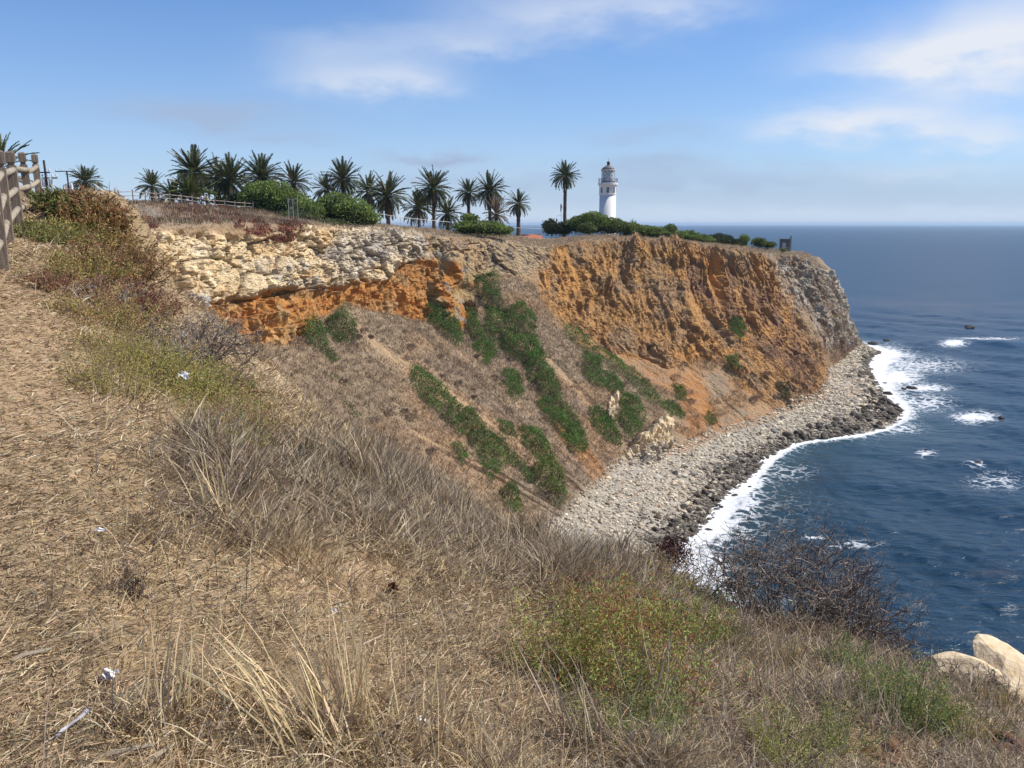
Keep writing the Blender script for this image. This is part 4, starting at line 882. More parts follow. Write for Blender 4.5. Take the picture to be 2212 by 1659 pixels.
# ------------------------------------------------------------------ utility poles, rocks, car, people
def utility_pole(vx, vtop, vbase, Yd, arms, label, box=True):
    a = at_depth(vx, vbase, Yd); b = at_depth(vx, vtop, Yd); h = b[2] - a[2]
    t = thing('utility_pole', label, 'utility pole', (a[0], a[1], a[2] - .5)); h += .5
    MB().tube([(0, 0, 0), (-.1, 0, h)], [.10, .075], 8).obj('pole', M['pole'], t)
    for z, w, x in arms:
        MB().box(-w * .7 + x, w * .7 + x, -.05, .05, h * z, h * z + .09).obj('crossarm', M['pole'], t)
        for q in (-1, -.4, .4, 1): MB().lathe([(.05, h * z + .143), (.07, h * z + .2), (.04, h * z + .32)], 8, q * w * .64 + x, 0).obj('insulator', M['whitepaint'], t)
    if box:
        for dx in (-.42, .42): MB().lathe([(.13, h * .42), (.14, h * .43), (.14, h * .42 + .6), (.07, h * .42 + .66)], 12, dx * .6, 0).obj('transformer', M['whitepaint'], t)
utility_pole(106, 346, 430, 62, [(.72, .8, -.3), (.6, .8, .2)], 'dark utility pole with two white transformers behind the near fence')
utility_pole(152, 369, 430, 90, [(.97, 1.6, -.2)], 'T-topped utility pole just left of the lone far-left palm')
def rock_mesh(name, seed, flat=.7, sub=2, col=(.5, .45, .37), rough=.25, cuts=12):
    import bmesh
    bm = bmesh.new(); bmesh.ops.create_icosphere(bm, subdivisions=sub, radius=1.0); v = np.array([q.co[:] for q in bm.verts]); f = np.array([[x.index for x in q.verts] for q in bm.faces]); bm.free()
    r_ = np.random.default_rng(seed)
    for _ in range(cuts):                                 # knock flat facets off the ball
        d = unit(r_.normal(size=3)); k = r_.uniform(.55, .88); s = v @ d; v = v - d * np.maximum(0, s - k)[:, None] * .9
    v = v * (1 + rough * fbm(v * 1.7 + seed * 3.1, 3, seed)[:, None]) * np.array([1.15, .9, flat])
    c = np.array(col) * (.85 + .3 * (fbm(v * 2 + seed, 2, 5) * .5 + .5))[:, None]
    return mesh_np(name, v, f, c)
for vx, vy, Yd, s, lab in [(236, 427, 117, 1.5, 'pale round boulder cluster stone at the left end of the clifftop fence'), (222, 430, 115, .8, 'small pale stone left of the big one by the clifftop fence'), (624 * .576, 436, 118, .55, 'yellowish stone under the clifftop fence left of the parked car'), (713 * .576, 441, 121, .6, 'yellowish stone under the clifftop fence below the two people'), (252, 431, 116, .7, 'small pale stone right of the big one by the clifftop fence')]:
    p = at_depth(vx, vy, Yd); tag(link('boulder', rock_mesh('boulder', int(vx), .7, 2, (.62, .5, .36)), M['stone'], loc=tuple(p), scale=s * .6), lab, 'rock')
def car():
    p = at_depth(413, 434, 138); top = p[2]; bz = top - 1.42
    t = thing('parked_car', 'silver car parked behind the clifftop fence beneath the low palm', 'car', (p[0], p[1], bz), math.radians(12))
    prof = [(-2.1, .35), (-2.15, .75), (-1.95, .95), (-1.3, 1.0), (-.75, 1.4), (.55, 1.42), (1.15, 1.02), (2.0, .85), (2.15, .6), (2.1, .35)]
    low = [(-2.1, .35), (-2.15, .75), (-1.95, .95), (-1.3, 1.0), (1.15, 1.02), (2.0, .85), (2.15, .6), (2.1, .35)]
    def loft(pr, ys, sc): 
        v = [(x * s, y, z) for y, s in zip(ys, sc) for x, z in pr]; n = len(pr); f = [(j * n + i, j * n + (i + 1) % n, (j + 1) * n + (i + 1) % n, (j + 1) * n + i) for j in range(len(ys) - 1) for i in range(n)]
        f += [tuple(range(n)), tuple((len(ys) - 1) * n + i for i in range(n))[::-1]]; return MB().add(v, f)
    loft(low, [-.88, -.7, .7, .88], [.97, 1, 1, .97]).obj('body', M['carpaint'], t)
    cab = [(-1.28, 1.003), (-.72, 1.36), (.53, 1.36), (1.1, 1.023)]; loft(cab, [-.72, .72], [1, 1]).obj('windows', M['dkglass'], t)
    MB().box(-.75, .56, -.74, .74, 1.362, 1.43).obj('roof', M['carpaint'], t)
    for x in (-1.35, 1.35):
        for y in (-.86, .86): MB().lathe([(.2, -.1), (.32, -.1), (.33, 0), (.32, .1), (.2, .1)], 18).obj('wheel', M['rubber'], t, loc=(x, y, .33), rot=(PI / 2, 0, 0))
    for y in (-.6, .6): MB().box(2.06, 2.17, y - .16, y + .16, .62, .76).obj('headlight', M['whitepaint'], t)
car()
def person(vx, vhead, Yd, shirt, hat, label, turn):
    p = at_depth(vx, vhead, Yd); H = 1.7; bz = p[2] - H
    t = thing('person', label, 'person', (p[0], p[1], bz), turn)
    pts = {'pel': (0, 0, .95), 'chest': (0, 0, 1.28), 'neck': (0, 0, 1.46), 'head': (0, .02, 1.56), 'crown': (0, .02, 1.66), 'ls': (-.2, 0, 1.40), 'le': (-.26, -.03, 1.12), 'lh': (-.22, .12, .9), 'rs': (.2, 0, 1.40), 're': (.26, -.03, 1.12), 'rh': (.2, .14, .95),
           'lk': (-.11, .02, .5), 'lf': (-.12, 0, .06), 'lt': (-.12, .17, .04), 'rk': (.11, .03, .5), 'rf': (.12, -.02, .06), 'rt': (.13, .15, .04), 'lhip': (-.1, 0, .88), 'rhip': (.1, 0, .88)}
    rad = {'pel': .15, 'chest': .165, 'neck': .065, 'head': .095, 'crown': .07, 'ls': .075, 'le': .05, 'lh': .04, 'rs': .075, 're': .05, 'rh': .04, 'lk': .065, 'lf': .045, 'lt': .035, 'rk': .065, 'rf': .045, 'rt': .035, 'lhip': .1, 'rhip': .1}
    ed = [('pel', 'chest'), ('chest', 'neck'), ('neck', 'head'), ('head', 'crown'), ('chest', 'ls'), ('ls', 'le'), ('le', 'lh'), ('chest', 'rs'), ('rs', 're'), ('re', 'rh'), ('pel', 'lhip'), ('lhip', 'lk'), ('lk', 'lf'), ('lf', 'lt'), ('pel', 'rhip'), ('rhip', 'rk'), ('rk', 'rf'), ('rf', 'rt')]
    ks = list(pts); me = bpy.data.meshes.new('body'); me.from_pydata([pts[k] for k in ks], [(ks.index(a), ks.index(b)) for a, b in ed], [])
    o = link('body', me, None, t); m = o.modifiers.new('skin', 'SKIN'); sv = me.skin_vertices[0].data
    for i, k in enumerate(ks): sv[i].radius = (rad[k], rad[k] * .85); sv[i].use_root = k == 'pel'
    o.modifiers.new('sub', 'SUBSURF').levels = 1; o.modifiers['sub'].render_levels = 1
    dg = bpy.context.evaluated_depsgraph_get(); ev = o.evaluated_get(dg); nm = bpy.data.meshes.new_from_object(ev); o.modifiers.clear(); o.data = nm
    nm.materials.clear(); [nm.materials.append(x) for x in (M['skin'], shirt, M['darkflag'])]
    for q in nm.polygons:
        c = q.center; q.use_smooth = True; q.material_index = 2 if c.z < .93 else (1 if c.z < 1.45 and not (abs(c.x) > .2 and c.z < 1.12) else 0)
    MB().lathe([(.105, 1.57), (.11, 1.62), (.09, 1.69), (.03, 1.73)], 14, 0, .015).obj('hat' if hat else 'hair', M['redcap'] if hat else M['hair'], t, True)
person(757 * .576, 419.5, 126, M['whitecloth'], True, 'person in a white top and red cap behind the clifftop fence', .5)
person(774 * .576, 421.5, 126, M['yellowcloth'], False, 'person in a pale yellow top beside the one in white', -.4)

# ------------------------------------------------------------------ plants on the slope
def patch(poly, label, h=.7, dens=100, leaf=.21, cols=None, group='green shrub patches on the slope', name='shrub_patch'):
    m = (poly_sd(gvx, gvy, poly) > -5) & (GY < 260) & (GSG > 2.0) & (GSG < 4.2); i = np.nonzero(m)[0]
    if len(i) < 5: return
    edge = 7 * fbm(GV[i] * .5, 4, 157) - 9 * sstep(.34, .55, fbm(GV[i] * .4 + 9, 3, 159)); i = i[poly_sd(gvx[i], gvy[i], poly) + edge > -2]
    if len(i) < 5: return
    m = np.zeros(len(GV), bool); m[i] = True; n = int(min(13000, max(200, cell[i].sum() * dens))); P, Nn, k = on_cliff(m, n); sdv = poly_sd(gvx[k], gvy[k], poly)
    hh = h * (sstep(-4, 14, sdv) * .75 + .25) * (.2 + 1.9 * sstep(-.45, .5, fbm(P * .55, 3, 151))); lift = rng.random(n) ** .5
    Q = P + (Nn * .5 + np.array([0, 0, .7])) * (hh * lift)[:, None]; D = unit(rng.normal(size=(n, 3)) * .8 + np.array([.25, -.1, .3]))
    cl = cols or [(.11, .20, .04, 4), (.09, .165, .035, 3), (.15, .25, .05, 2)]
    C_ = palette(n, cl, .2) * (.75 + .5 * sstep(-.4, .4, fbm(P * .9, 2, 155)))[:, None]
    base = GV[i].mean(0); t = thing(name, label, 'shrub', tuple(base), 0, group)
    Acc().add(leaves(Q, D, leaf * (.6 + .7 * rng.random(n)), leaf * .3, C_)).obj('foliage', M['leaf'], t, base)
    nt_ = max(20, n // 25); P2 = P[:nt_]; Acc().add(twigs(P2 - .1 * Nn[:nt_], P2 + (Nn[:nt_] * .4 + np.array([0, 0, .6])) * hh[:nt_, None] * .8, .03, .012, palette(nt_, [(.12, .09, .06, 1)]))).obj('stems', M['twig'], t, base)
DKG = [(.085, .155, .035, 4), (.105, .18, .04, 3), (.14, .17, .06, 1)]
YG = [(.22, .28, .04, 3), (.15, .21, .04, 3)]
patch([(705, 690), (730, 680), (762, 700), (768, 725), (755, 742), (725, 738), (705, 715)], 'round dark green shrub at the top of the dry slope under the orange band', h=1.5, cols=DKG)
patch([(655, 705), (685, 695), (705, 712), (702, 740), (715, 752), (732, 780), (715, 783), (690, 755), (665, 740), (650, 722)], 'dark shrub trailing downhill just left of the round green shrub', h=1.3, cols=DKG)
patch([(915, 665), (940, 655), (970, 675), (992, 710), (998, 748), (985, 752), (955, 725), (925, 695)], 'dark green drooping shrub under the grey mixed rocks', h=1.3, cols=DKG)
patch([(1030, 598), (1060, 592), (1078, 612), (1080, 640), (1085, 670), (1060, 672), (1035, 650), (1028, 620)], 'upright dark green shrub at the head of the gully', h=1.6, cols=DKG)
patch([(1010, 665), (1025, 668), (1032, 700), (1055, 730), (1075, 765), (1050, 785), (1025, 755), (1010, 715)], 'narrow green shrub strip left of the widest green patch', h=1.0)
patch([(1052, 668), (1085, 672), (1130, 658), (1155, 690), (1155, 720), (1170, 760), (1150, 790), (1110, 780), (1070, 745), (1050, 710)], 'widest dark green patch filling the upper gully', h=1.1)
patch([(1130, 770), (1170, 755), (1200, 820), (1215, 860), (1180, 870), (1140, 820)], 'green strip continuing down the gully below the widest patch', h=.9)
patch([(1155, 870), (1215, 865), (1245, 905), (1268, 955), (1265, 978), (1235, 975), (1195, 920)], 'long green tongue at the foot of the gully strip', h=.9)
patch([(1085, 800), (1120, 805), (1130, 840), (1115, 868), (1090, 845)], 'small green patch on the rib left of the gully strip', h=.7)
patch([(885, 795), (905, 795), (950, 835), (990, 870), (1003, 905), (975, 918), (930, 890), (900, 850)], 'upper half of the long green strip crossing the dry slope', h=.8, cols=[(.14, .23, .055, 4), (.11, .18, .045, 3)])
patch([(975, 915), (1010, 885), (1050, 925), (1110, 975), (1140, 1010), (1130, 1020), (1090, 1000), (1060, 1040), (1030, 980)], 'lower half of the long green strip crossing the dry slope', h=.8, cols=[(.14, .23, .055, 4), (.11, .18, .045, 3)])
patch([(1120, 925), (1165, 935), (1195, 980), (1170, 1000), (1135, 965)], 'green patch between the long strip and the green tongue', h=.8)
patch([(1070, 905), (1105, 915), (1118, 945), (1085, 940)], 'thin green patch beside the long green strip', h=.5)
patch([(1120, 1000), (1150, 1020), (1160, 1040), (1140, 1045), (1125, 1025)], 'dark green end of the long strip above the yellow-green bush', h=.8)
patch([(1150, 1010), (1185, 1000), (1215, 1025), (1225, 1095), (1200, 1100), (1175, 1065), (1155, 1040)], 'bright yellow-green bush at the bottom of the slope above the cobbles', h=1.4, cols=YG + DKG[:1])
patch([(1080, 1060), (1105, 1058), (1128, 1090), (1120, 1118), (1090, 1095)], 'olive green bush at the bottom of the slope behind the dry grass', h=1.3, cols=YG[1:] + DKG[:1])
patch([(1215, 700), (1250, 712), (1300, 760), (1360, 790), (1400, 830), (1432, 870), (1440, 895), (1400, 870), (1340, 810), (1270, 765), (1225, 730)], 'narrow diagonal green band under the right orange cliff', h=.7)
patch([(1260, 765), (1290, 770), (1300, 805), (1335, 820), (1345, 845), (1310, 845), (1280, 830), (1258, 800)], 'green patch below the diagonal band, left of the pale pinnacle', h=.9)
patch([(1345, 850), (1375, 865), (1392, 905), (1385, 925), (1360, 945), (1335, 905)], 'dark green bush hanging over the cream outcrop', h=1.2)
patch([(1270, 885), (1300, 885), (1335, 930), (1340, 962), (1310, 950), (1275, 910)], 'oval green patch left of the cream outcrop', h=.9)
patch([(1575, 690), (1600, 690), (1608, 715), (1600, 732), (1580, 715)], 'small green bush high on the right slope under the dark cliff', h=1.2, cols=DKG)
patch([(1565, 770), (1590, 770), (1600, 795), (1575, 798)], 'grey-green bush in the middle of the right slope', h=1.0, cols=DKG)
patch([(1455, 835), (1475, 840), (1485, 862), (1462, 862)], 'small green bush on the orange slope above the beach', h=.9)
patch([(1520, 900), (1530, 890), (1545, 912), (1532, 920)], 'tiny green bush near the foot of the orange slope', h=.8)
patch([(1430, 870), (1450, 868), (1480, 895), (1470, 905), (1440, 890)], 'low green bush at the end of the diagonal band', h=.6)
patch([(1680, 830), (1700, 832), (1705, 860), (1685, 860)], 'pale green bush at the foot of the right cliff above the cobbles', h=.9, cols=[(.12, .13, .05, 1), (.08, .09, .04, 1)])
patch([(975, 965), (995, 965), (1010, 995), (995, 1005)], 'small green bush between the dry grass and the long green strip', h=.7)
patch([(700, 800), (740, 815), (765, 832), (720, 825)], 'light green grassy patch on the upper left slope', h=.3, cols=[(.13, .17, .05, 1)], dens=20)
patch([(740, 870), (755, 872), (775, 900), (760, 898)], 'light green streak below the grassy patch', h=.3, cols=[(.11, .15, .045, 1)], dens=20)
patch([(500, 735), (560, 738), (575, 760), (530, 770)], 'grey-green scrub below the orange band at left', h=.6, cols=[(.16, .15, .06, 1), (.12, .13, .05, 1)], dens=16)
# dry brown shrubs dotted over the slope
dm = (GSG > 2.95) & (GSG < 3.95) & (gvx > 560) & (gvx < 1700) & (gvy > 700) & (GY < 215); DP, DN, dk = on_cliff(dm, 120)
AREAS = [((560, 760, 760, 1000), 'on the upper left slope under the orange band'), ((760, 700, 900, 1000), 'on the bare slope left of the long green strip'), ((900, 700, 1040, 1000), 'on the slope around the long green strip'), ((1040, 700, 1180, 1100), 'on the rib between the green strips'), ((1180, 650, 1330, 1060), 'on the rib right of the gully greenery'), ((1330, 650, 1480, 1000), 'on the slope around the cream outcrop'), ((1480, 650, 1720, 950), 'on the right slope under the dark headland cliff')]
for j in range(110):
    n = 230; r_ = random.uniform(.4, 1.25); d = unit(rng.normal(size=(n, 3))); d[:, 2] = abs(d[:, 2]); P = DP[j] + d * np.array([r_, r_, r_ * .7]) * (.55 + .45 * rng.random((n, 1)))
    A = Acc().add(spikes(P, d + .5 * rng.normal(size=(n, 3)), .32, .045, palette(n, [(.30, .22, .16, 3), (.38, .285, .2, 2), (.19, .145, .105, 1)], .15))); o = A.obj('dry_shrub', M['twig'], None, DP[j], loc=tuple(DP[j]))
    px_, py_ = gvx[dk[j]], gvy[dk[j]]; ar = next((q[1] for q in AREAS if q[0][0] <= px_ < q[0][2] and q[0][1] <= py_ < q[0][3]), 'at the foot of the grey slope'); sz = 'tiny' if r_ < .6 else 'small' if r_ < .8 else 'middling' if r_ < 1 else 'large'
    tag(o, sz + ' brown dry shrub ' + ar, 'shrub', sz + ' dry shrubs ' + ar)
# grass and scrub cover (uncountable)
def cover(name, mask, n, per, h, w, cols, label, spread=.25, upv=.9, cat='dry grass'):
    P, Nn, k = on_cliff(mask, n); P = np.repeat(P, per, 0) + rng.normal(size=(n * per, 3)) * np.array([spread, spread, .03]); Nn = np.repeat(Nn, per, 0); m = n * per
    clump = np.repeat((.6 + .8 * rng.random(n)), per); D = unit(np.array([0, 0, upv]) + .3 * Nn + .55 * rng.normal(size=(m, 3))); Cc = np.repeat(palette(n, cols, .16), per, 0) * (1 + .12 * rng.normal(size=(m, 1)))
    o = Acc().add(spikes(P - .05 * Nn, D, h * clump * (.6 + .8 * rng.random(m)), w, Cc)).obj(name, M['straw']); tag(o, label, cat, kind='stuff')
sel = (1 - rock - earth - .7 * rill).clip(0, 1).ravel() * (1 - Z_oslope.ravel() * .8) > .5
cover('slope_grass', (GSG > 2.9) & (GSG < 3.97) & sel & (GY < 250) & (gvx > 430) & ((gvx < 1420) | (n_a.ravel() > 0)), 30000, 5, .55, .035, [(.32, .245, .165, 4), (.40, .31, .205, 3), (.22, .16, .105, 3), (.36, .24, .125, 1)], 'grey-brown dry grass covering the slope under the cliffs')
cover('plateau_grass', (GSG > 1.15) & (GSG < 2.03) & (GY < 250) & (gvx > 200), 17000, 5, .4, .035, [(.44, .34, .225, 4), (.54, .42, .28, 3), (.30, .21, .14, 2)], 'dry brown grass along the clifftop edge')
zr = (Z_red * sstep(-.4, .05, n_b + .5 * n_a)).ravel() > .4
cover('iceplant', zr, 6000, 6, .28, .07, [(.20, .06, .045, 4), (.26, .10, .06, 3), (.15, .07, .04, 2), (.12, .10, .04, 1)], 'dark red ice plant mats on the clifftop slope at left', .22, .6, 'ground cover')
cover('rust_scrub', (Z_rust.ravel() > .5) & (n_a.ravel() > -.1), 4500, 6, .4, .06, [(.26, .14, .07, 3), (.20, .14, .08, 2), (.16, .15, .07, 2), (.3, .24, .18, 2)], 'rusty brown scrub on the clifftop slope at left', .3, .7, 'scrub')
cover('cliff_tufts', (earth.ravel() > .5) & (GSG > 2) & (hn[..., 2].ravel() > .25), 3500, 5, .5, .05, [(.25, .19, .12, 3), (.16, .12, .07, 2), (.14, .14, .06, 1)], 'dry tufts clinging to the orange cliff', .3, .5)

# ------------------------------------------------------------------ cobble beach, boulders, sea rocks
def cobbles():
    import bmesh
    bm = bmesh.new(); bmesh.ops.create_icosphere(bm, subdivisions=1, radius=1.0); bv = np.array([q.co[:] for q in bm.verts]); bf = np.array([[x.index for x in q.verts] for q in bm.faces]); bm.free()
    m = (GSG > 3.96) & (GSG < 5.06) & (GY < 262) & (GY > 84) & (gvx > 1050); n = 16000; P, Nn, k = on_cliff(m, n); s = GSG[k]
    size = .10 + .24 * rng.random(n) ** 2.2 + .22 * sstep(4.3, 5, s) * rng.random(n) + .3 * (rng.random(n) < .05) * rng.random(n)
    size *= np.interp(P[:, 1], [85, 150, 180, 260], [.85, 1.0, 1.25, 1.3])
    ang = rng.random((n, 1)) * 6.28; sc = np.stack([1 + .4 * rng.random(n), .75 + .3 * rng.random(n), .5 + .35 * rng.random(n)], -1) * size[:, None]
    v = bv[None] * sc[:, None]; x = v[..., 0] * np.cos(ang) - v[..., 1] * np.sin(ang); y = v[..., 0] * np.sin(ang) + v[..., 1] * np.cos(ang)
    v = np.stack([x, y, v[..., 2]], -1) * (1 + .16 * rng.normal(size=(n, len(bv), 1))) + P[:, None] + np.array([0, 0, .1]) * size[:, None, None]
    wetness = sstep(4.47, 4.95, s + .5 * fbm(P * .16, 3, 161) + .12 * rng.normal(size=n)); c = palette(n, [(.62, .53, .385, 4), (.51, .43, .31, 4), (.35, .295, .22, 3), (.72, .61, .42, 1.2), (.42, .28, .17, .6)], .18, .015)
    c = c * (1 - wetness[:, None]) + palette(n, [(.115, .095, .072, 3), (.17, .145, .115, 2), (.13, .09, .06, 1)], .18, .015) * wetness[:, None]
    f = bf[None] + (np.arange(n) * len(bv))[:, None, None]
    return mesh_np('beach_cobbles', v.reshape(-1, 3), f.reshape(-1, 3), np.repeat(c, len(bv), 0))
tag(link('beach_cobbles', cobbles(), M['stone']), 'pale cobbles covering the curved beach', 'cobbles', kind='stuff')
DKR = [rock_mesh('boulder', 300 + i, .72, 2, (.085, .07, .052)) for i in range(6)]; GRR = [rock_mesh('boulder', 320 + i, .68, 2, (.20, .18, .15)) for i in range(6)]; PAR = [rock_mesh('boulder', 340 + i, .65, 2, (.52, .47, .39)) for i in range(6)]
def scatter(mask, n, ms, smin, smax, label, group):
    P, Nn, k = on_cliff(mask, n)
    lo, hi = np.percentile(P[:, 1], [33, 66])
    for p in P:
        s = random.uniform(smin, smax) * (1 if random.random() < .8 else 1.3); f_ = (s - smin) / (smax - smin); size = 'small' if f_ < .33 else 'middling' if f_ < .75 else 'large'; part_ = 'near end' if p[1] < lo else 'middle' if p[1] < hi else 'far end'
        lab_, grp_ = size + ' ' + label + ', ' + part_ + ' of it', size + ' ' + group + ', ' + part_
        tag(link('boulder', random.choice(ms), M['stone'], loc=(p[0], p[1], p[2] + .12 * s), rot=(random.gauss(0, .3), random.gauss(0, .3), random.uniform(0, 6.28)), scale=s), lab_, 'boulder', grp_)
vis = (gvx > 1400) & (GY > 92) & (GY < 262)
scatter((GSG > 4.72) & (GSG < 5.05) & vis & (GY < 150), 110, DKR, .35, .75, 'dark wet boulder in the belt along the near surf', 'dark boulders along the near surf')
scatter((GSG > 4.5) & (GSG < 5.08) & vis & (GY > 150) & (GY < 185), 85, DKR, .55, 1.15, 'dark boulder heaped on the rocky point', 'dark boulders on the rocky point')
scatter((GSG > 4.6) & (GSG < 5.1) & vis & (GY > 185), 45, DKR, .5, 1.0, 'dark boulder along the surf between the rocky point and headland', 'dark boulders towards the headland')
scatter((GSG > 4.35) & (GSG < 4.75) & vis & (GY > 120), 35, GRR, .5, .95, 'grey boulder in the cobble strip above the dark belt', 'grey boulders on the mid beach')
scatter((GSG > 4.05) & (GSG < 4.6) & vis, 25, PAR, .4, .7, 'pale boulder standing out on the upper cobble strip', 'pale boulders on the upper beach')
def atsea(vx, vy): r = ray(vx, vy); return np.array([0, 0, ZC]) + r * (-ZC / r[2])
for j, (vx, vy, w, lab) in enumerate([(2094, 708, 22, 'lone dark rock far out in the sea'), (1886, 744, 26, 'flat dark rock in the sea off the headland tip'), (1914, 736, 16, 'small dark rock right of the flat rock off the headland tip'), (1968, 839, 24, 'pointed dark rock at the end of the foam streak'),
        (1950, 841, 16, 'low dark rock left of the pointed rock in the foam streak'), (1917, 851, 22, 'rounded brownish rock in the foam nearest the point'), (1911, 828, 10, 'small rock in the foam above the brownish one'), (1878, 805, 10, 'small rock in the white surf below the headland tip'), (1837, 938, 34, 'largest rounded dark boulder at the outer edge of the rocky point'),
        (2112, 1001, 18, 'dark rock awash in open water at right'), (2162, 903, 16, 'dark rock beside the big foam patch at right'), (2000, 972, 7, 'tiny dark rock by a small white foam patch'), (1593, 1108, 16, 'dark rock in the near surf above the dead bush'), (1559, 1096, 12, 'small dark rock closer to the beach in the near surf'), (1694, 1097, 18, 'half submerged rock in dark water off the near surf'),
        (1620, 1052, 10, 'small dark rock at the edge of the mid beach surf'), (1655, 1030, 10, 'small dark rock in the surf further along the beach')]):
    p = atsea(vx, vy); s = w * p[1] / FPX / 2
    tag(link('sea_rock', rock_mesh('sea_rock', 400 + j, .6, 2, (.05, .045, .038), .35), M['stone'], loc=(p[0], p[1], .05), rot=(0, 0, j), scale=(s, s, max(s * .9, .35))), lab, 'rock')
# red-brown seaweed heap at the near end of the beach
sp = atsea(1432, 1180); n = 2600; P = sp + np.stack([rng.normal(size=n) * 1.5, rng.normal(size=n) * 3.2 - 1, .15 + .35 * rng.random(n)], -1)
tag(Acc().add(leaves(P, rdir(n, .2), .45, .1, palette(n, [(.10, .035, .025, 3), (.06, .03, .02, 2)]))).obj('seaweed_heap', M['leaf'], None, sp, loc=tuple(sp)), 'dark red-brown seaweed heap at the near end of the beach', 'seaweed')
# ------------------------------------------------------------------ foreground grass and straw (uncountable)
STRAW = [(.62, .475, .28, 4), (.49, .36, .20, 4), (.80, .66, .44, 2), (.24, .165, .095, 4)]
GREYB = [(.47, .375, .25, 4), (.35, .265, .17, 4), (.60, .495, .35, 2), (.18, .125, .08, 4)]
def fg_points(n, amin=-37, amax=37, k=.65, over=.3):
    a = np.radians(rng.uniform(amin, amax, n)); rc = crest_r(a) + over; rc = np.minimum(rc, 30); u = rng.random(n); e = 1 - k
    r = (1.7 ** e + u * (rc ** e - 1.7 ** e)) ** (1 / e); x, y = r * np.sin(a), r * np.cos(a); z = near_z(x, y)
    p = np.stack([x, y, z], -1); vx_, vy_ = project(p); return p, r, vx_, vy_
def tall_w(x, y):
    t = sstep(-70, 60, poly_sd(x, y, [(330, 1000), (430, 930), (800, 960), (1100, 1090), (1250, 1180), (1500, 1220), (1500, 1290), (1230, 1290), (1000, 1230), (820, 1170), (600, 1150), (420, 1130)]))
    return t
def dry_grass():
    p, r, x, y = fg_points(250000); pw_, bw_, tw = path_w(x, y), bare_w(x, y), tall_w(x, y); cl = fbm(p * 1.6, 3, 171); cl2 = fbm(p * 5.5, 2, 173)
    keep = rng.random(len(p)) > np.clip(.5 * bw_ + .35 * sstep(.1, .5, -cl), 0, .9); p, r, x, y, pw_, tw, cl, cl2 = [q[keep] for q in (p, r, x, y, pw_, tw, cl, cl2)]; n = len(p)
    right = sstep(1000, 1700, x)
    H = (.035 + .055 * rng.random(n)) * pw_ + (1 - pw_) * (.04 + .07 * rng.random(n) + .16 * sstep(.1, .55, cl) * (.4 + .6 * rng.random(n))); H += tw * (.09 + .25 * rng.random(n)) * (.25 + 1.3 * sstep(-.2, .4, cl)); H += .02 * right * rng.random(n)
    flatn = np.clip(.92 * pw_ + (1 - pw_) * (.85 - .45 * sstep(-.1, .5, cl) - .35 * tw), .1, 1); az_ = rng.random(n) * 6.28 + 1.2 * cl2; ang = (flatn * (.75 + .35 * rng.random(n))).clip(0, 1) * PI / 2 * .98
    D = np.stack([np.sin(ang) * np.cos(az_), np.sin(ang) * np.sin(az_), np.cos(ang)], -1)
    bend = np.stack([np.cos(az_ + .5), np.sin(az_ + .5), -.35 + 0 * az_], -1) * (.15 + .5 * rng.random(n))[:, None]
    mix = np.clip(tw * .9 + .75 * right + .35 * sstep(0, .5, cl2), 0, 1)[:, None] > rng.random((n, 1)); C_ = np.where(mix, palette(n, GREYB, .13), palette(n, STRAW, .13))
    W = (.0012 + .0015 * rng.random(n)) * np.maximum(1, r / 3.4)
    p[:, 2] += .012 * rng.random(n)
    o = Acc().add(blades(p, D, H * (1 + .15 * rng.normal(size=n)).clip(.4, 1.6), W, bend, C_)).obj('dry_grass', M['straw']); tag(o, 'dry straw and grass carpeting the foreground bluff', 'dry grass', kind='stuff')
dry_grass()
def path_litter():
    """trodden straw on the worn path"""
    p, r, x, y = fg_points(140000, -37, -8, .45); k = (path_w(x, y) > .35) & (rng.random(len(p)) > .45 * bare_w(x, y)); p, r = p[k][:46000], r[k][:46000]; n = len(p)
    az_ = rng.random(n) * 6.28; D = np.stack([np.cos(az_), np.sin(az_), .12 * rng.random(n)], -1); p[:, 2] += .006 + .01 * rng.random(n)
    o = Acc().add(blades(p, D, .025 + .055 * rng.random(n), (.0013 + .0013 * rng.random(n)) * np.maximum(1, r / 4.5), .25 * rdir(n) * np.array([1, 1, .2]), palette(n, [(.52, .40, .245, 4), (.41, .30, .175, 4), (.66, .53, .34, 1.5), (.22, .155, .09, 3)], .15))).obj('path_litter', M['straw']); tag(o, 'broken straw trodden into the dirt path at left', 'straw', kind='stuff')
path_litter()
def side_straw():
    """the same straw goes on beyond the left of the picture and over the brow"""
    p, r, x, y = fg_points(46000, -100, -35, .1); q, rq, _, _ = fg_points(16000, -26, 60, 0, 7.0); k = rq > crest_r(np.arctan2(q[:, 0], q[:, 1])) - .2; p = np.concatenate([p, q[k]]); r = np.concatenate([r, rq[k]]); n = len(p)
    az_ = rng.random(n) * 6.28; D = np.stack([np.cos(az_), np.sin(az_), .15 + .5 * rng.random(n) ** 2], -1)
    o = Acc().add(spikes(p, D, .08 + .14 * rng.random(n), .004 * np.maximum(1, r / 6), palette(n, STRAW + GREYB, .15))).obj('side_straw', M['straw']); tag(o, 'straw scattered beyond the path and over the brow of the bluff', 'straw', kind='stuff')
side_straw()
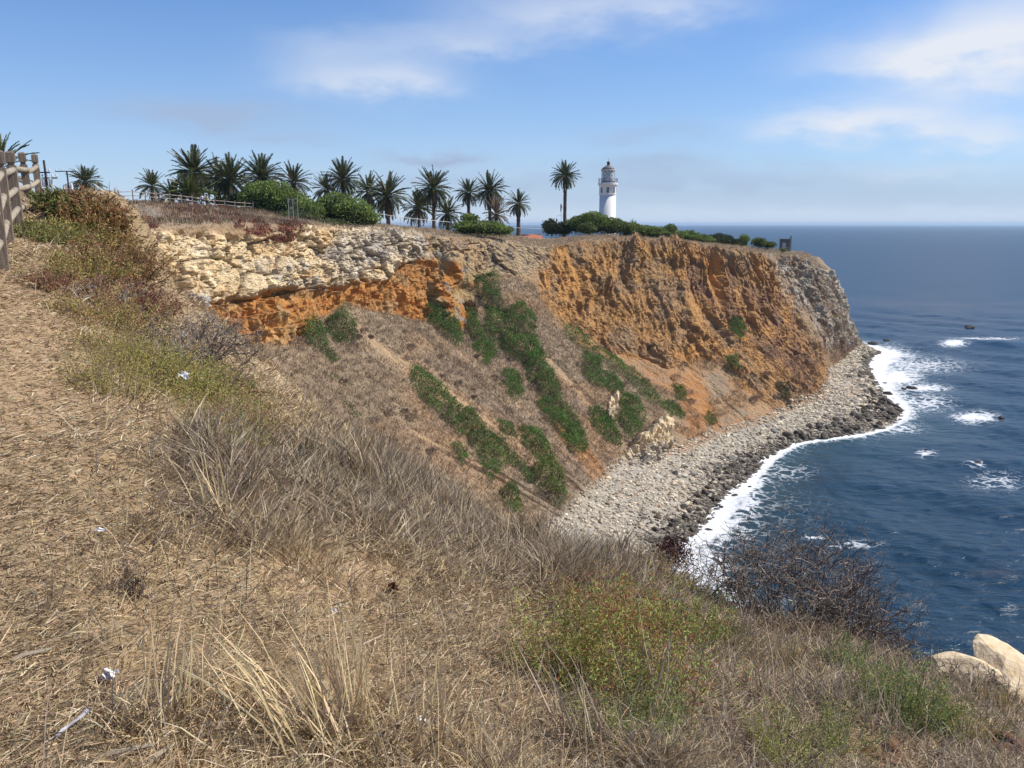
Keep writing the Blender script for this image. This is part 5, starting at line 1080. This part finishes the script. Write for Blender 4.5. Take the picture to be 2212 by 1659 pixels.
def grass_stems():
    """longer separate stems standing over the carpet"""
    p, r, x, y = fg_points(9000, k=.5); k = rng.random(len(p)) > np.clip(path_w(x, y) * .985, 0, 1); p, r, x, y = p[k], r[k], x[k], y[k]; n = len(p); tw = tall_w(x, y)
    ang = np.abs(rng.normal(size=n)) * .45; az_ = rng.random(n) * 6.28; D = np.stack([np.sin(ang) * np.cos(az_), np.sin(ang) * np.sin(az_), np.cos(ang)], -1)
    H = .16 + .22 * rng.random(n) + .22 * tw * rng.random(n); C_ = np.where((rng.random((n, 1)) < (.3 + .5 * sstep(900, 1500, x))[:, None]), palette(n, [(.46, .38, .28, 3), (.34, .27, .2, 2)]), palette(n, [(.58, .46, .28, 3), (.46, .34, .19, 2)]))
    bend = np.stack([np.cos(az_), np.sin(az_), -.2 + 0 * az_], -1) * (.1 + .4 * rng.random(n))[:, None]; W = .0011 * np.maximum(1, r / 3.4) * (1 + rng.random(n))
    o = Acc().add(blades(p, D, H, W, bend, C_)).obj('grass_stems', M['straw']); tag(o, 'thin upright dead grass stems over the foreground bluff', 'dry grass', kind='stuff')
grass_stems()
# ------------------------------------------------------------------ tussocks with tall stalks
def tussock(vx, vy, h, n, lean, label, cols=STRAW, spread=.06, w=.0024):
    n = int(n * 1.6); h *= 1.15
    b = near_at(vx, vy); t = thing('grass_tussock', label, 'grass tussock', tuple(b), 0, 'tall straw tussocks')
    q = rng.normal(size=(n, 3)) * np.array([spread, spread, 0]); D = unit(np.array([lean[0], lean[1], 1.0]) + rng.normal(size=(n, 3)) * np.array([.17, .17, .05])); bend = np.array([lean[0] * .6, lean[1] * .6, -.05]) + rng.normal(size=(n, 3)) * .1
    Acc().add(blades(b + q, D, h * (.55 + .5 * rng.random(n)), w * (1 + .7 * rng.random(n)), bend, palette(n, [(.74, .58, .33, 3), (.62, .46, .25, 2)] if cols is STRAW else cols[:3], .1))).obj('stalks', M['straw'], t, b)
    m = n * 7; q = rng.normal(size=(m, 3)) * np.array([spread * 2, spread * 2, 0]); a = rng.random(m) * 6.28; D = unit(np.stack([.7 * np.cos(a), .7 * np.sin(a), .5 + .6 * rng.random(m)], -1))
    Acc().add(blades(b + q, D, h * .28 * (.5 + rng.random(m)), w * 1.2, np.stack([np.cos(a), np.sin(a), -.6 + 0 * a], -1) * .4, palette(m, cols, .12))).obj('leaf_blades', M['straw'], t, b)
tussock(768, 1600, .62, 34, (-.06, 0), 'dense tussock of tall straight straw stalks at bottom centre')
tussock(705, 1640, .62, 22, (-.34, .05), 'tall straw stalks leaning left at the bottom edge left of centre')
tussock(385, 1560, .52, 18, (.08, .1), 'pale straw tussock with three upright stalks at lower left')
tussock(640, 1600, .5, 20, (-.75, .2), 'straw stalks bent far over to the left near the bottom centre')
tussock(900, 1630, .45, 16, (.1, .1), 'short straw tussock right of the dense bottom tussock')
tussock(1270, 1620, .5, 16, (-.22, .15), 'thin grey stalks leaning left below the red-green weed', GREYB)
tussock(1420, 1560, .55, 12, (.1, .1), 'few thin grey stalks in front of the red-green weed', GREYB)
tussock(1900, 1590, .42, 12, (.02, .1), 'upright grey stalks among the green plants at lower right', GREYB)
tussock(1640, 1520, .45, 12, (-.1, 0), 'grey stalks between the red-green weed and the green plants', GREYB)
tussock(1010, 1060, .5, 20, (.25, 0), 'grey dry stalks on the skyline of the bluff in front of the slope', GREYB)
tussock(480, 1130, .5, 12, (-.15, .1), 'tall pale stalks left of the grey grass band', STRAW)
# ------------------------------------------------------------------ leafy weeds and shrubs
def weed(vx, vy, r, h, n_st, n_lf, cols, stemc, label, leaf=.022, droop=.2, upr=.9, cat='weed', name='weed', group='weeds on the bluff', wd=.32):
    b = near_at(vx, vy); dist = math.hypot(b[0], b[1]); t = thing(name, label, cat, tuple(b), 0, group)
    a = rng.random(n_st) * 6.28; rr = r * rng.random(n_st) ** .55 * (.75 + .5 * rng.random(n_st)); base = np.stack([rr * .45 * np.cos(a), rr * .45 * np.sin(a), 0 * a], -1); hh = h * (.3 + .85 * rng.random(n_st) ** 1.4) * (1 - .3 * (rr / r) ** 2)
    tip = np.stack([rr * np.cos(a), rr * np.sin(a), hh], -1) + rng.normal(size=(n_st, 3)) * .04 * h; z0 = near_z(b[0] + base[:, 0], b[1] + base[:, 1]) - b[2]; base[:, 2] = z0 - .02; tip[:, 2] += z0
    segs = 5; tt_ = np.linspace(0, 1, segs + 1); wob_ = rng.normal(size=(n_st, 3)) * .06 * h; pts = [base + (tip - base) * q + wob_ * math.sin(q * 3.1) for q in tt_]
    wS = .0016 * max(1, dist / 4); A = Acc()
    for i in range(segs): A.add(twigs(pts[i], pts[i + 1], wS * (1.3 - .9 * i / segs), wS * (1.3 - .9 * (i + 1) / segs), palette(n_st, stemc)))
    A.obj('stems', M['twig'], t)
    m = n_st * n_lf; si = np.repeat(np.arange(n_st), n_lf); q = .12 + .88 * rng.random(m) ** .75; f = q * segs; i0 = np.minimum(f.astype(int), segs - 1); fr = (f - i0)[:, None]; S = np.stack(pts, 1)
    P = S[si, i0] * (1 - fr) + S[si, i0 + 1] * fr + rng.normal(size=(m, 3)) * r * .05
    ax = unit(S[si, i0 + 1] - S[si, i0]); D = unit(ax * upr * .5 + rdir(m) * .8 + np.array([0, 0, .25 - droop]))
    sc_ = np.repeat(rng.random(n_st), n_lf)[:, None]; C_ = palette(m, cols, .15) * (.85 + .3 * sc_)
    lf = leaf * max(1, dist / 6); Acc().add(leaves(P, D, lf * (.6 + .8 * rng.random(m)), lf * wd * .5, C_)).obj('foliage', M['weed'], t)
OLIVE = [(.44, .37, .12, 4), (.34, .31, .095, 3), (.52, .38, .15, 2), (.44, .25, .10, 2)]; RUST = [(.38, .205, .09, 4), (.30, .155, .075, 3), (.42, .30, .12, 2), (.27, .23, .09, 2)]; REDD = [(.27, .12, .075, 4), (.33, .18, .105, 3), (.34, .25, .13, 3)]
YGRN = [(.40, .43, .10, 5), (.30, .35, .085, 4), (.44, .19, .09, 2), (.45, .37, .12, 2)]; GRN = [(.25, .33, .10, 5), (.18, .25, .08, 3), (.36, .38, .13, 2)]; REDG = [(.44, .19, .09, 3), (.37, .39, .10, 3), (.42, .30, .11, 3)]
RS = [(.30, .12, .08, 1), (.25, .16, .09, 1)]; BS = [(.22, .17, .11, 1), (.15, .11, .08, 1)]
sk = 'shrubs on the left bluff'
weed(195, 474, .85, .48, 110, 50, RUST, BS, 'rusty orange shrub on the left skyline under the lone palm', .035, cat='shrub', name='shrub', group=sk)
weed(138, 470, .5, .46, 60, 50, [(.24, .26, .08, 4), (.2, .21, .07, 2), (.3, .24, .1, 1)], BS, 'bright green shrub left of the rusty skyline shrub', .035, cat='shrub', name='shrub', group=sk)
weed(235, 520, .8, .5, 70, 40, RUST + OLIVE[:1], BS, 'rusty olive shrub just below the skyline shrub', .03, cat='shrub', name='shrub', group=sk)
weed(262, 590, .8, .5, 80, 40, RUST, BS, 'brown rusty shrub on the bluff edge beside the cream cliff', .03, cat='shrub', name='shrub', group=sk)
weed(290, 668, .75, .4, 80, 40, REDD, RS, 'dark red low shrub on the bluff edge above the dead bush', .028, cat='shrub', name='shrub', group=sk)
weed(150, 520, .8, .35, 60, 40, OLIVE[:3] + [(.16, .19, .06, 3)], BS, 'low olive green cover right of the far fence posts', .028, cat='shrub', name='shrub', group=sk)
weed(90, 520, .6, .35, 44, 40, [(.22, .23, .07, 3), (.3, .25, .1, 2)], BS, 'olive grass clump between the fence posts', .028, cat='shrub', name='shrub', group=sk)
weed(180, 600, .7, .32, 60, 40, OLIVE, BS, 'yellow-olive patch below the fence on the left bluff', .025, cat='shrub', name='shrub', group=sk)
weed(115, 625, .5, .22, 44, 36, REDD, RS, 'small red-brown clump beside the path', .022, cat='shrub', name='shrub', group=sk)
weed(230, 700, .7, .38, 70, 40, OLIVE + RUST[:1], BS, 'olive-brown shrub left of the dead dark bush', .024, cat='shrub', name='shrub', group=sk)
weed(300, 790, .75, .42, 90, 48, OLIVE, BS, 'yellow-green shrub below the dead dark bush, nearest the path', .022, cat='shrub', name='shrub', group=sk)
weed(250, 850, .55, .36, 80, 44, OLIVE[:3], BS, 'low yellow shrub at the edge of the straw path', .02, cat='shrub', name='shrub', group=sk)
weed(380, 840, .7, .42, 90, 48, OLIVE[:2] + YGRN[:1], BS, 'middle yellow-green shrub of the left bluff, behind the white scrap', .022, cat='shrub', name='shrub', group=sk)
weed(460, 880, .65, .42, 90, 48, OLIVE + YGRN[:1], BS, 'yellow-green shrub on the bluff edge right of the middle one', .022, cat='shrub', name='shrub', group=sk)
weed(545, 945, .6, .42, 80, 46, RUST[:2] + OLIVE[:2], RS, 'orange-tinged shrub on the bluff edge before the grey slope', .022, cat='shrub', name='shrub', group=sk)
weed(480, 960, .45, .35, 60, 44, OLIVE[:2], BS, 'olive shrub in front of the orange-tinged shrub', .02, cat='shrub', name='shrub', group=sk)
weed(800, 1015, .38, .42, 44, 44, OLIVE[:2] + RUST[:2], RS, 'small olive and rust shrub on the skyline of the grey grass', .02, cat='shrub', name='shrub', group=sk)
wk = 'weeds on the near bluff'
weed(1225, 1470, .36, .52, 64, 52, YGRN, RS, 'left part of the red-stemmed yellow-green weed clump at lower centre', .026, group=wk)
weed(1375, 1500, .46, .64, 84, 54, YGRN + REDG[:1], RS, 'biggest red-stemmed yellow-green weed at lower centre right', .026, group=wk)
weed(1330, 1370, .40, .50, 70, 48, REDG, RS, 'reddish weed behind the big yellow-green one', .026, group=wk)
weed(1480, 1390, .38, .46, 66, 46, YGRN + GRN[:1], RS, 'yellow-green weed below the foot of the dead bush', .025, group=wk)
weed(1425, 1275, .28, .5, 26, 50, REDG, RS, 'upright red-tipped weed standing against the white surf', .02, group=wk)
weed(1505, 1290, .18, .6, 7, 46, REDG[1:], RS, 'two tall spindly sprigs standing against the white surf', .02, group=wk)
weed(1560, 1400, .3, .3, 50, 50, [(.28, .22, .08, 2), (.22, .22, .06, 3), (.32, .15, .07, 1)], BS, 'dull olive weed in front of the dead bush', .018, group=wk)
weed(1370, 1590, .32, .34, 60, 56, GRN + YGRN[:1], BS, 'green weed below the big yellow-green one at the bottom', .016, group=wk)
weed(1820, 1455, .22, .3, 46, 50, GRN, BS, 'small bright green plant on the right slope', .016, group=wk)
weed(1950, 1560, .38, .4, 120, 60, GRN + OLIVE[1:2], BS, 'green bushy plant at lower right below the cream rock', .021, group=wk)
weed(1800, 1620, .3, .24, 60, 50, GRN[:2] + OLIVE[:1], BS, 'low green plant at the bottom right edge', .015, group=wk)
weed(2080, 1590, .3, .25, 60, 50, OLIVE + GRN[:1], BS, 'olive plant under the cream rock at right', .016, group=wk)
weed(1680, 1640, .26, .22, 50, 46, YGRN[:2] + OLIVE[:1], BS, 'yellowish low plant at the bottom right of centre', .015, group=wk)
weed(1700, 1450, .4, .22, 70, 40, OLIVE + [(.33, .25, .16, 3)], BS, 'straw-coloured weed mat in the middle of the right slope', .016, group=wk)
weed(2150, 1540, .2, .3, 20, 40, OLIVE, BS, 'thin olive sprigs growing in front of the cream rock', .016, group=wk)
DB = [(.16, .12, .085, 1), (.10, .075, .055, 1)]
weed(285, 1290, .12, .2, 22, 30, [(.13, .095, .07, 2), (.2, .15, .1, 1)], DB, 'withered dark brown weed casting shade on the straw at left', .014, group=wk)
weed(95, 1330, .1, .3, 9, 16, [(.2, .15, .1, 1)], DB, 'thin withered brown weed stalks near the left edge', .012, group=wk)
weed(330, 1150, .2, .2, 30, 30, [(.28, .19, .1, 2), (.2, .14, .09, 1)], DB, 'brown withered clump beside the path above the withered weed', .014, group=wk)
# ------------------------------------------------------------------ dead twiggy bushes
def dead_bush(vx, vy, rx, ry, h, label, n0=26, col=((.165, .128, .098, 3), (.23, .18, .14, 2), (.34, .28, .22, 1)), thick=.006, lift=0):
    b = near_at(vx, vy); b[2] += lift; t = thing('dead_bush', label, 'dead bush', tuple(b), 0, 'dead twiggy bushes'); dist = math.hypot(b[0], b[1]); tk = max(thick * .8, dist * .00040)
    a = rng.random(n0) * 6.28; q = np.sqrt(rng.random(n0)); P0 = np.stack([.5 * rx * q * np.cos(a), .5 * ry * q * np.sin(a), 0 * a - .05], -1); D = unit(np.stack([.9 * np.cos(a) * rx, .9 * np.sin(a) * ry, .5 * h + h * rng.random(n0)], -1)); L_ = np.full(n0, h * .62)
    R_ = np.full(n0, tk * 1.8); A = Acc()
    for lev in range(5):
        n = len(P0); nseg = 3; d = D; p = P0; ends = []
        for s in range(nseg):
            d = unit(d + .38 * rng.normal(size=(n, 3)) + np.array([0, 0, -.02 * lev])); p1 = p + d * (L_ / nseg)[:, None]
            A.add(twigs(p, p1, R_ * (1 - .12 * s), R_ * (1 - .12 * (s + 1)), palette(n, col, .15))); p = p1; ends.append((p, d))
        kids = [3, 3, 2, 2 if n0 > 40 else 1, 0][lev]
        if not kids: break
        NP, ND = [], []
        for k in range(kids):
            e = ends[rng.integers(0, 3)] if k else ends[-1]; NP.append(e[0]); ND.append(unit(e[1] + .75 * rng.normal(size=(n, 3)) + np.array([0, 0, .1])))
        P0 = np.concatenate(NP); D = np.concatenate(ND); L_ = np.tile(L_, kids) * .62; R_ = np.tile(R_, kids) * .68
        far = (np.abs(P0[:, 0]) < rx * 1.35) & (np.abs(P0[:, 1]) < ry * 1.35) & (P0[:, 2] < h * 1.2); P0, D, L_, R_ = P0[far], D[far], L_[far], R_[far]
    A.obj('branches', M['twig'], t)
dead_bush(1690, 1330, .74, .5, .98, 'large dark dead bush on the bluff edge against the sea', 60)
dead_bush(1830, 1375, .6, .4, .66, 'right half of the dark dead thicket sloping down to the cream rock', 34)
dead_bush(1960, 1430, .4, .3, .28, 'low grey dead twigs just left of the cream rock', 20)
dead_bush(1580, 1320, .3, .3, .35, 'left end of the dark dead thicket beside the surf', 16)
dead_bush(405, 775, .62, .45, .62, 'dark dead bush on the left bluff edge below the orange cliff band', 44)
dead_bush(350, 775, .45, .3, .35, 'grey bare branches sprawling left of the dark dead bush', 16, ((.36, .32, .28, 2), (.22, .19, .16, 2)))
dead_bush(215, 655, .6, .45, .35, 'silvery dead twigs beside the red-brown clump on the left bluff', 18, ((.40, .36, .32, 2), (.26, .22, .19, 2)))
dead_bush(505, 845, .35, .3, .25, 'brown dead twigs on the bluff edge below the dark dead bush', 18, ((.20, .13, .09, 2), (.13, .09, .07, 2)))
dead_bush(2105, 1500, .28, .2, .2, 'bare dark twigs lying over the cream rock', 10, lift=.12)
# ------------------------------------------------------------------ cream rock, soil lumps, litter
def near_rock():
    b = near_at(2130, 1500); t = thing('cream_rock', 'big cream sandstone rock on the bluff edge at the right of the frame', 'rock', tuple(b))
    for i, (dx, dy, dz, s) in enumerate([(-.18, .1, .11, .38), (.30, .12, .12, .44), (.12, -.2, .0, .38)]):
        link('block', rock_mesh('block', 500 + i, .8, 4, (.7, .55, .36), .12, 34), M['sandstone'], t, loc=(dx, dy, dz), rot=(.1, -.15, i * 1.3), scale=(s * 1.15, s * .9, s * .72))
near_rock()
def soil(vx, vy, r, label, col=(.20, .10, .045)):
    b = near_at(vx, vy); t = thing('soil_mound', label, 'soil', tuple(b), 0, 'dug soil')
    for i in range(9): a = random.uniform(0, 6.28); q = r * math.sqrt(random.random()); s = random.uniform(.25, .5) * r; link('clod', rock_mesh('clod', 520 + i, .6, 2, col, .4), M['stone'], t, loc=(q * math.cos(a), q * math.sin(a), .1 * s), scale=s)
soil(1905, 1640, .13, 'reddish crumbled soil at the bottom edge right of centre'); soil(2185, 1625, .16, 'dark red dug soil in the bottom right corner', (.16, .075, .04))
def scrap(vx, vy, w, h, label, m='paper', lift=.03, curl=.4, name='paper_scrap', cat='litter', rz=0.0, tilt=.6):
    b = near_at(vx, vy); v, f = [], []; nx_, ny_ = 7, 5; r_ = np.random.default_rng(int(vx))
    for j in range(ny_):
        for i in range(nx_): v.append((w * (i / (nx_ - 1) - .5) * (1 + .25 * r_.normal()), h * (j / (ny_ - 1) - .5) * (1 + .25 * r_.normal()), curl * min(w, h) * (r_.random() + .5 * math.sin(i + j * 1.7))))
    for j in range(ny_ - 1):
        for i in range(nx_ - 1): a = j * nx_ + i; f.append((a, a + 1, a + nx_ + 1, a + nx_))
    o = MB().add(v, f).obj(name, M[m], None, loc=(b[0], b[1], b[2] + lift), rot=(tilt, 0, rz)); sm = o.modifiers.new('thickness', 'SOLIDIFY'); sm.thickness = .0015; tag(o, label, cat)
scrap(405, 885, .075, .06, 'white crumpled scrap caught in the yellow-green shrub at left', lift=.30)
scrap(218, 1158, .05, .02, 'small white scrap on the straw at left'); scrap(240, 1478, .05, .035, 'crumpled off-white tissue on the straw at lower left', curl=.8)
scrap(912, 1580, .05, .035, 'pale pinkish scrap in the grass at the bottom centre'); scrap(722, 1332, .03, .02, 'tiny white scrap between the tall stalks')
scrap(155, 1585, .012, .13, 'long twisted strip of clear plastic at lower left', 'plastic', curl=.5, name='plastic_strip', rz=-.35, tilt=.1)
def cone():
    b = near_at(848, 1283); n = 260; d = unit(rng.normal(size=(n, 3))); P = b + d * .02 * rng.random((n, 1)) + np.array([0, 0, .03]); o = Acc().add(leaves(P, d + .3 * rng.normal(size=(n, 3)), .028, .004, palette(n, [(.20, .06, .03, 2), (.12, .04, .025, 1)]))).obj('seed_head', M['twig'], None, b, loc=tuple(b)); tag(o, 'spiky red-brown dry seed head on the straw at centre', 'seed head')
cone()
for j, (vx, vy, L_, rz, lab) in enumerate([(60, 1425, .16, .9, 'flat tan piece of bark on the straw near the left edge'), (345, 1645, .14, 1.3, 'orange-brown stick at the bottom edge, left'), (260, 1640, .2, .6, 'tan stick lying at the bottom edge left of the orange one')]):
    b = near_at(vx, vy); o = MB().tube([(-L_ / 2, 0, .012), (-L_ * .1, .006, .02), (L_ / 2, -.01, .012)], [.008, .010, .005], 6).obj('stick', M['rail'], None, loc=tuple(b), rot=(0, 0, rz)); tag(o, lab, 'stick')


# ------------------------------------------------------------------ the sea air
def haze():
    m = bpy.data.materials.new('sea_air'); m.use_nodes = True; t = m.node_tree; t.nodes.clear(); out = t.nodes.new('ShaderNodeOutputMaterial'); v = t.nodes.new('ShaderNodeVolumePrincipled')
    v.inputs['Color'].default_value = (.60, .80, 1.0, 1); v.inputs['Density'].default_value = 6.5e-5; v.inputs['Anisotropy'].default_value = .2; t.links.new(v.outputs[0], out.inputs['Volume'])
    o = MB().box(-31000, 31000, -31000, 31000, -7, 66).obj('haze', m); tag(o, 'thin pale sea haze over the water', 'haze', kind='stuff')
haze()
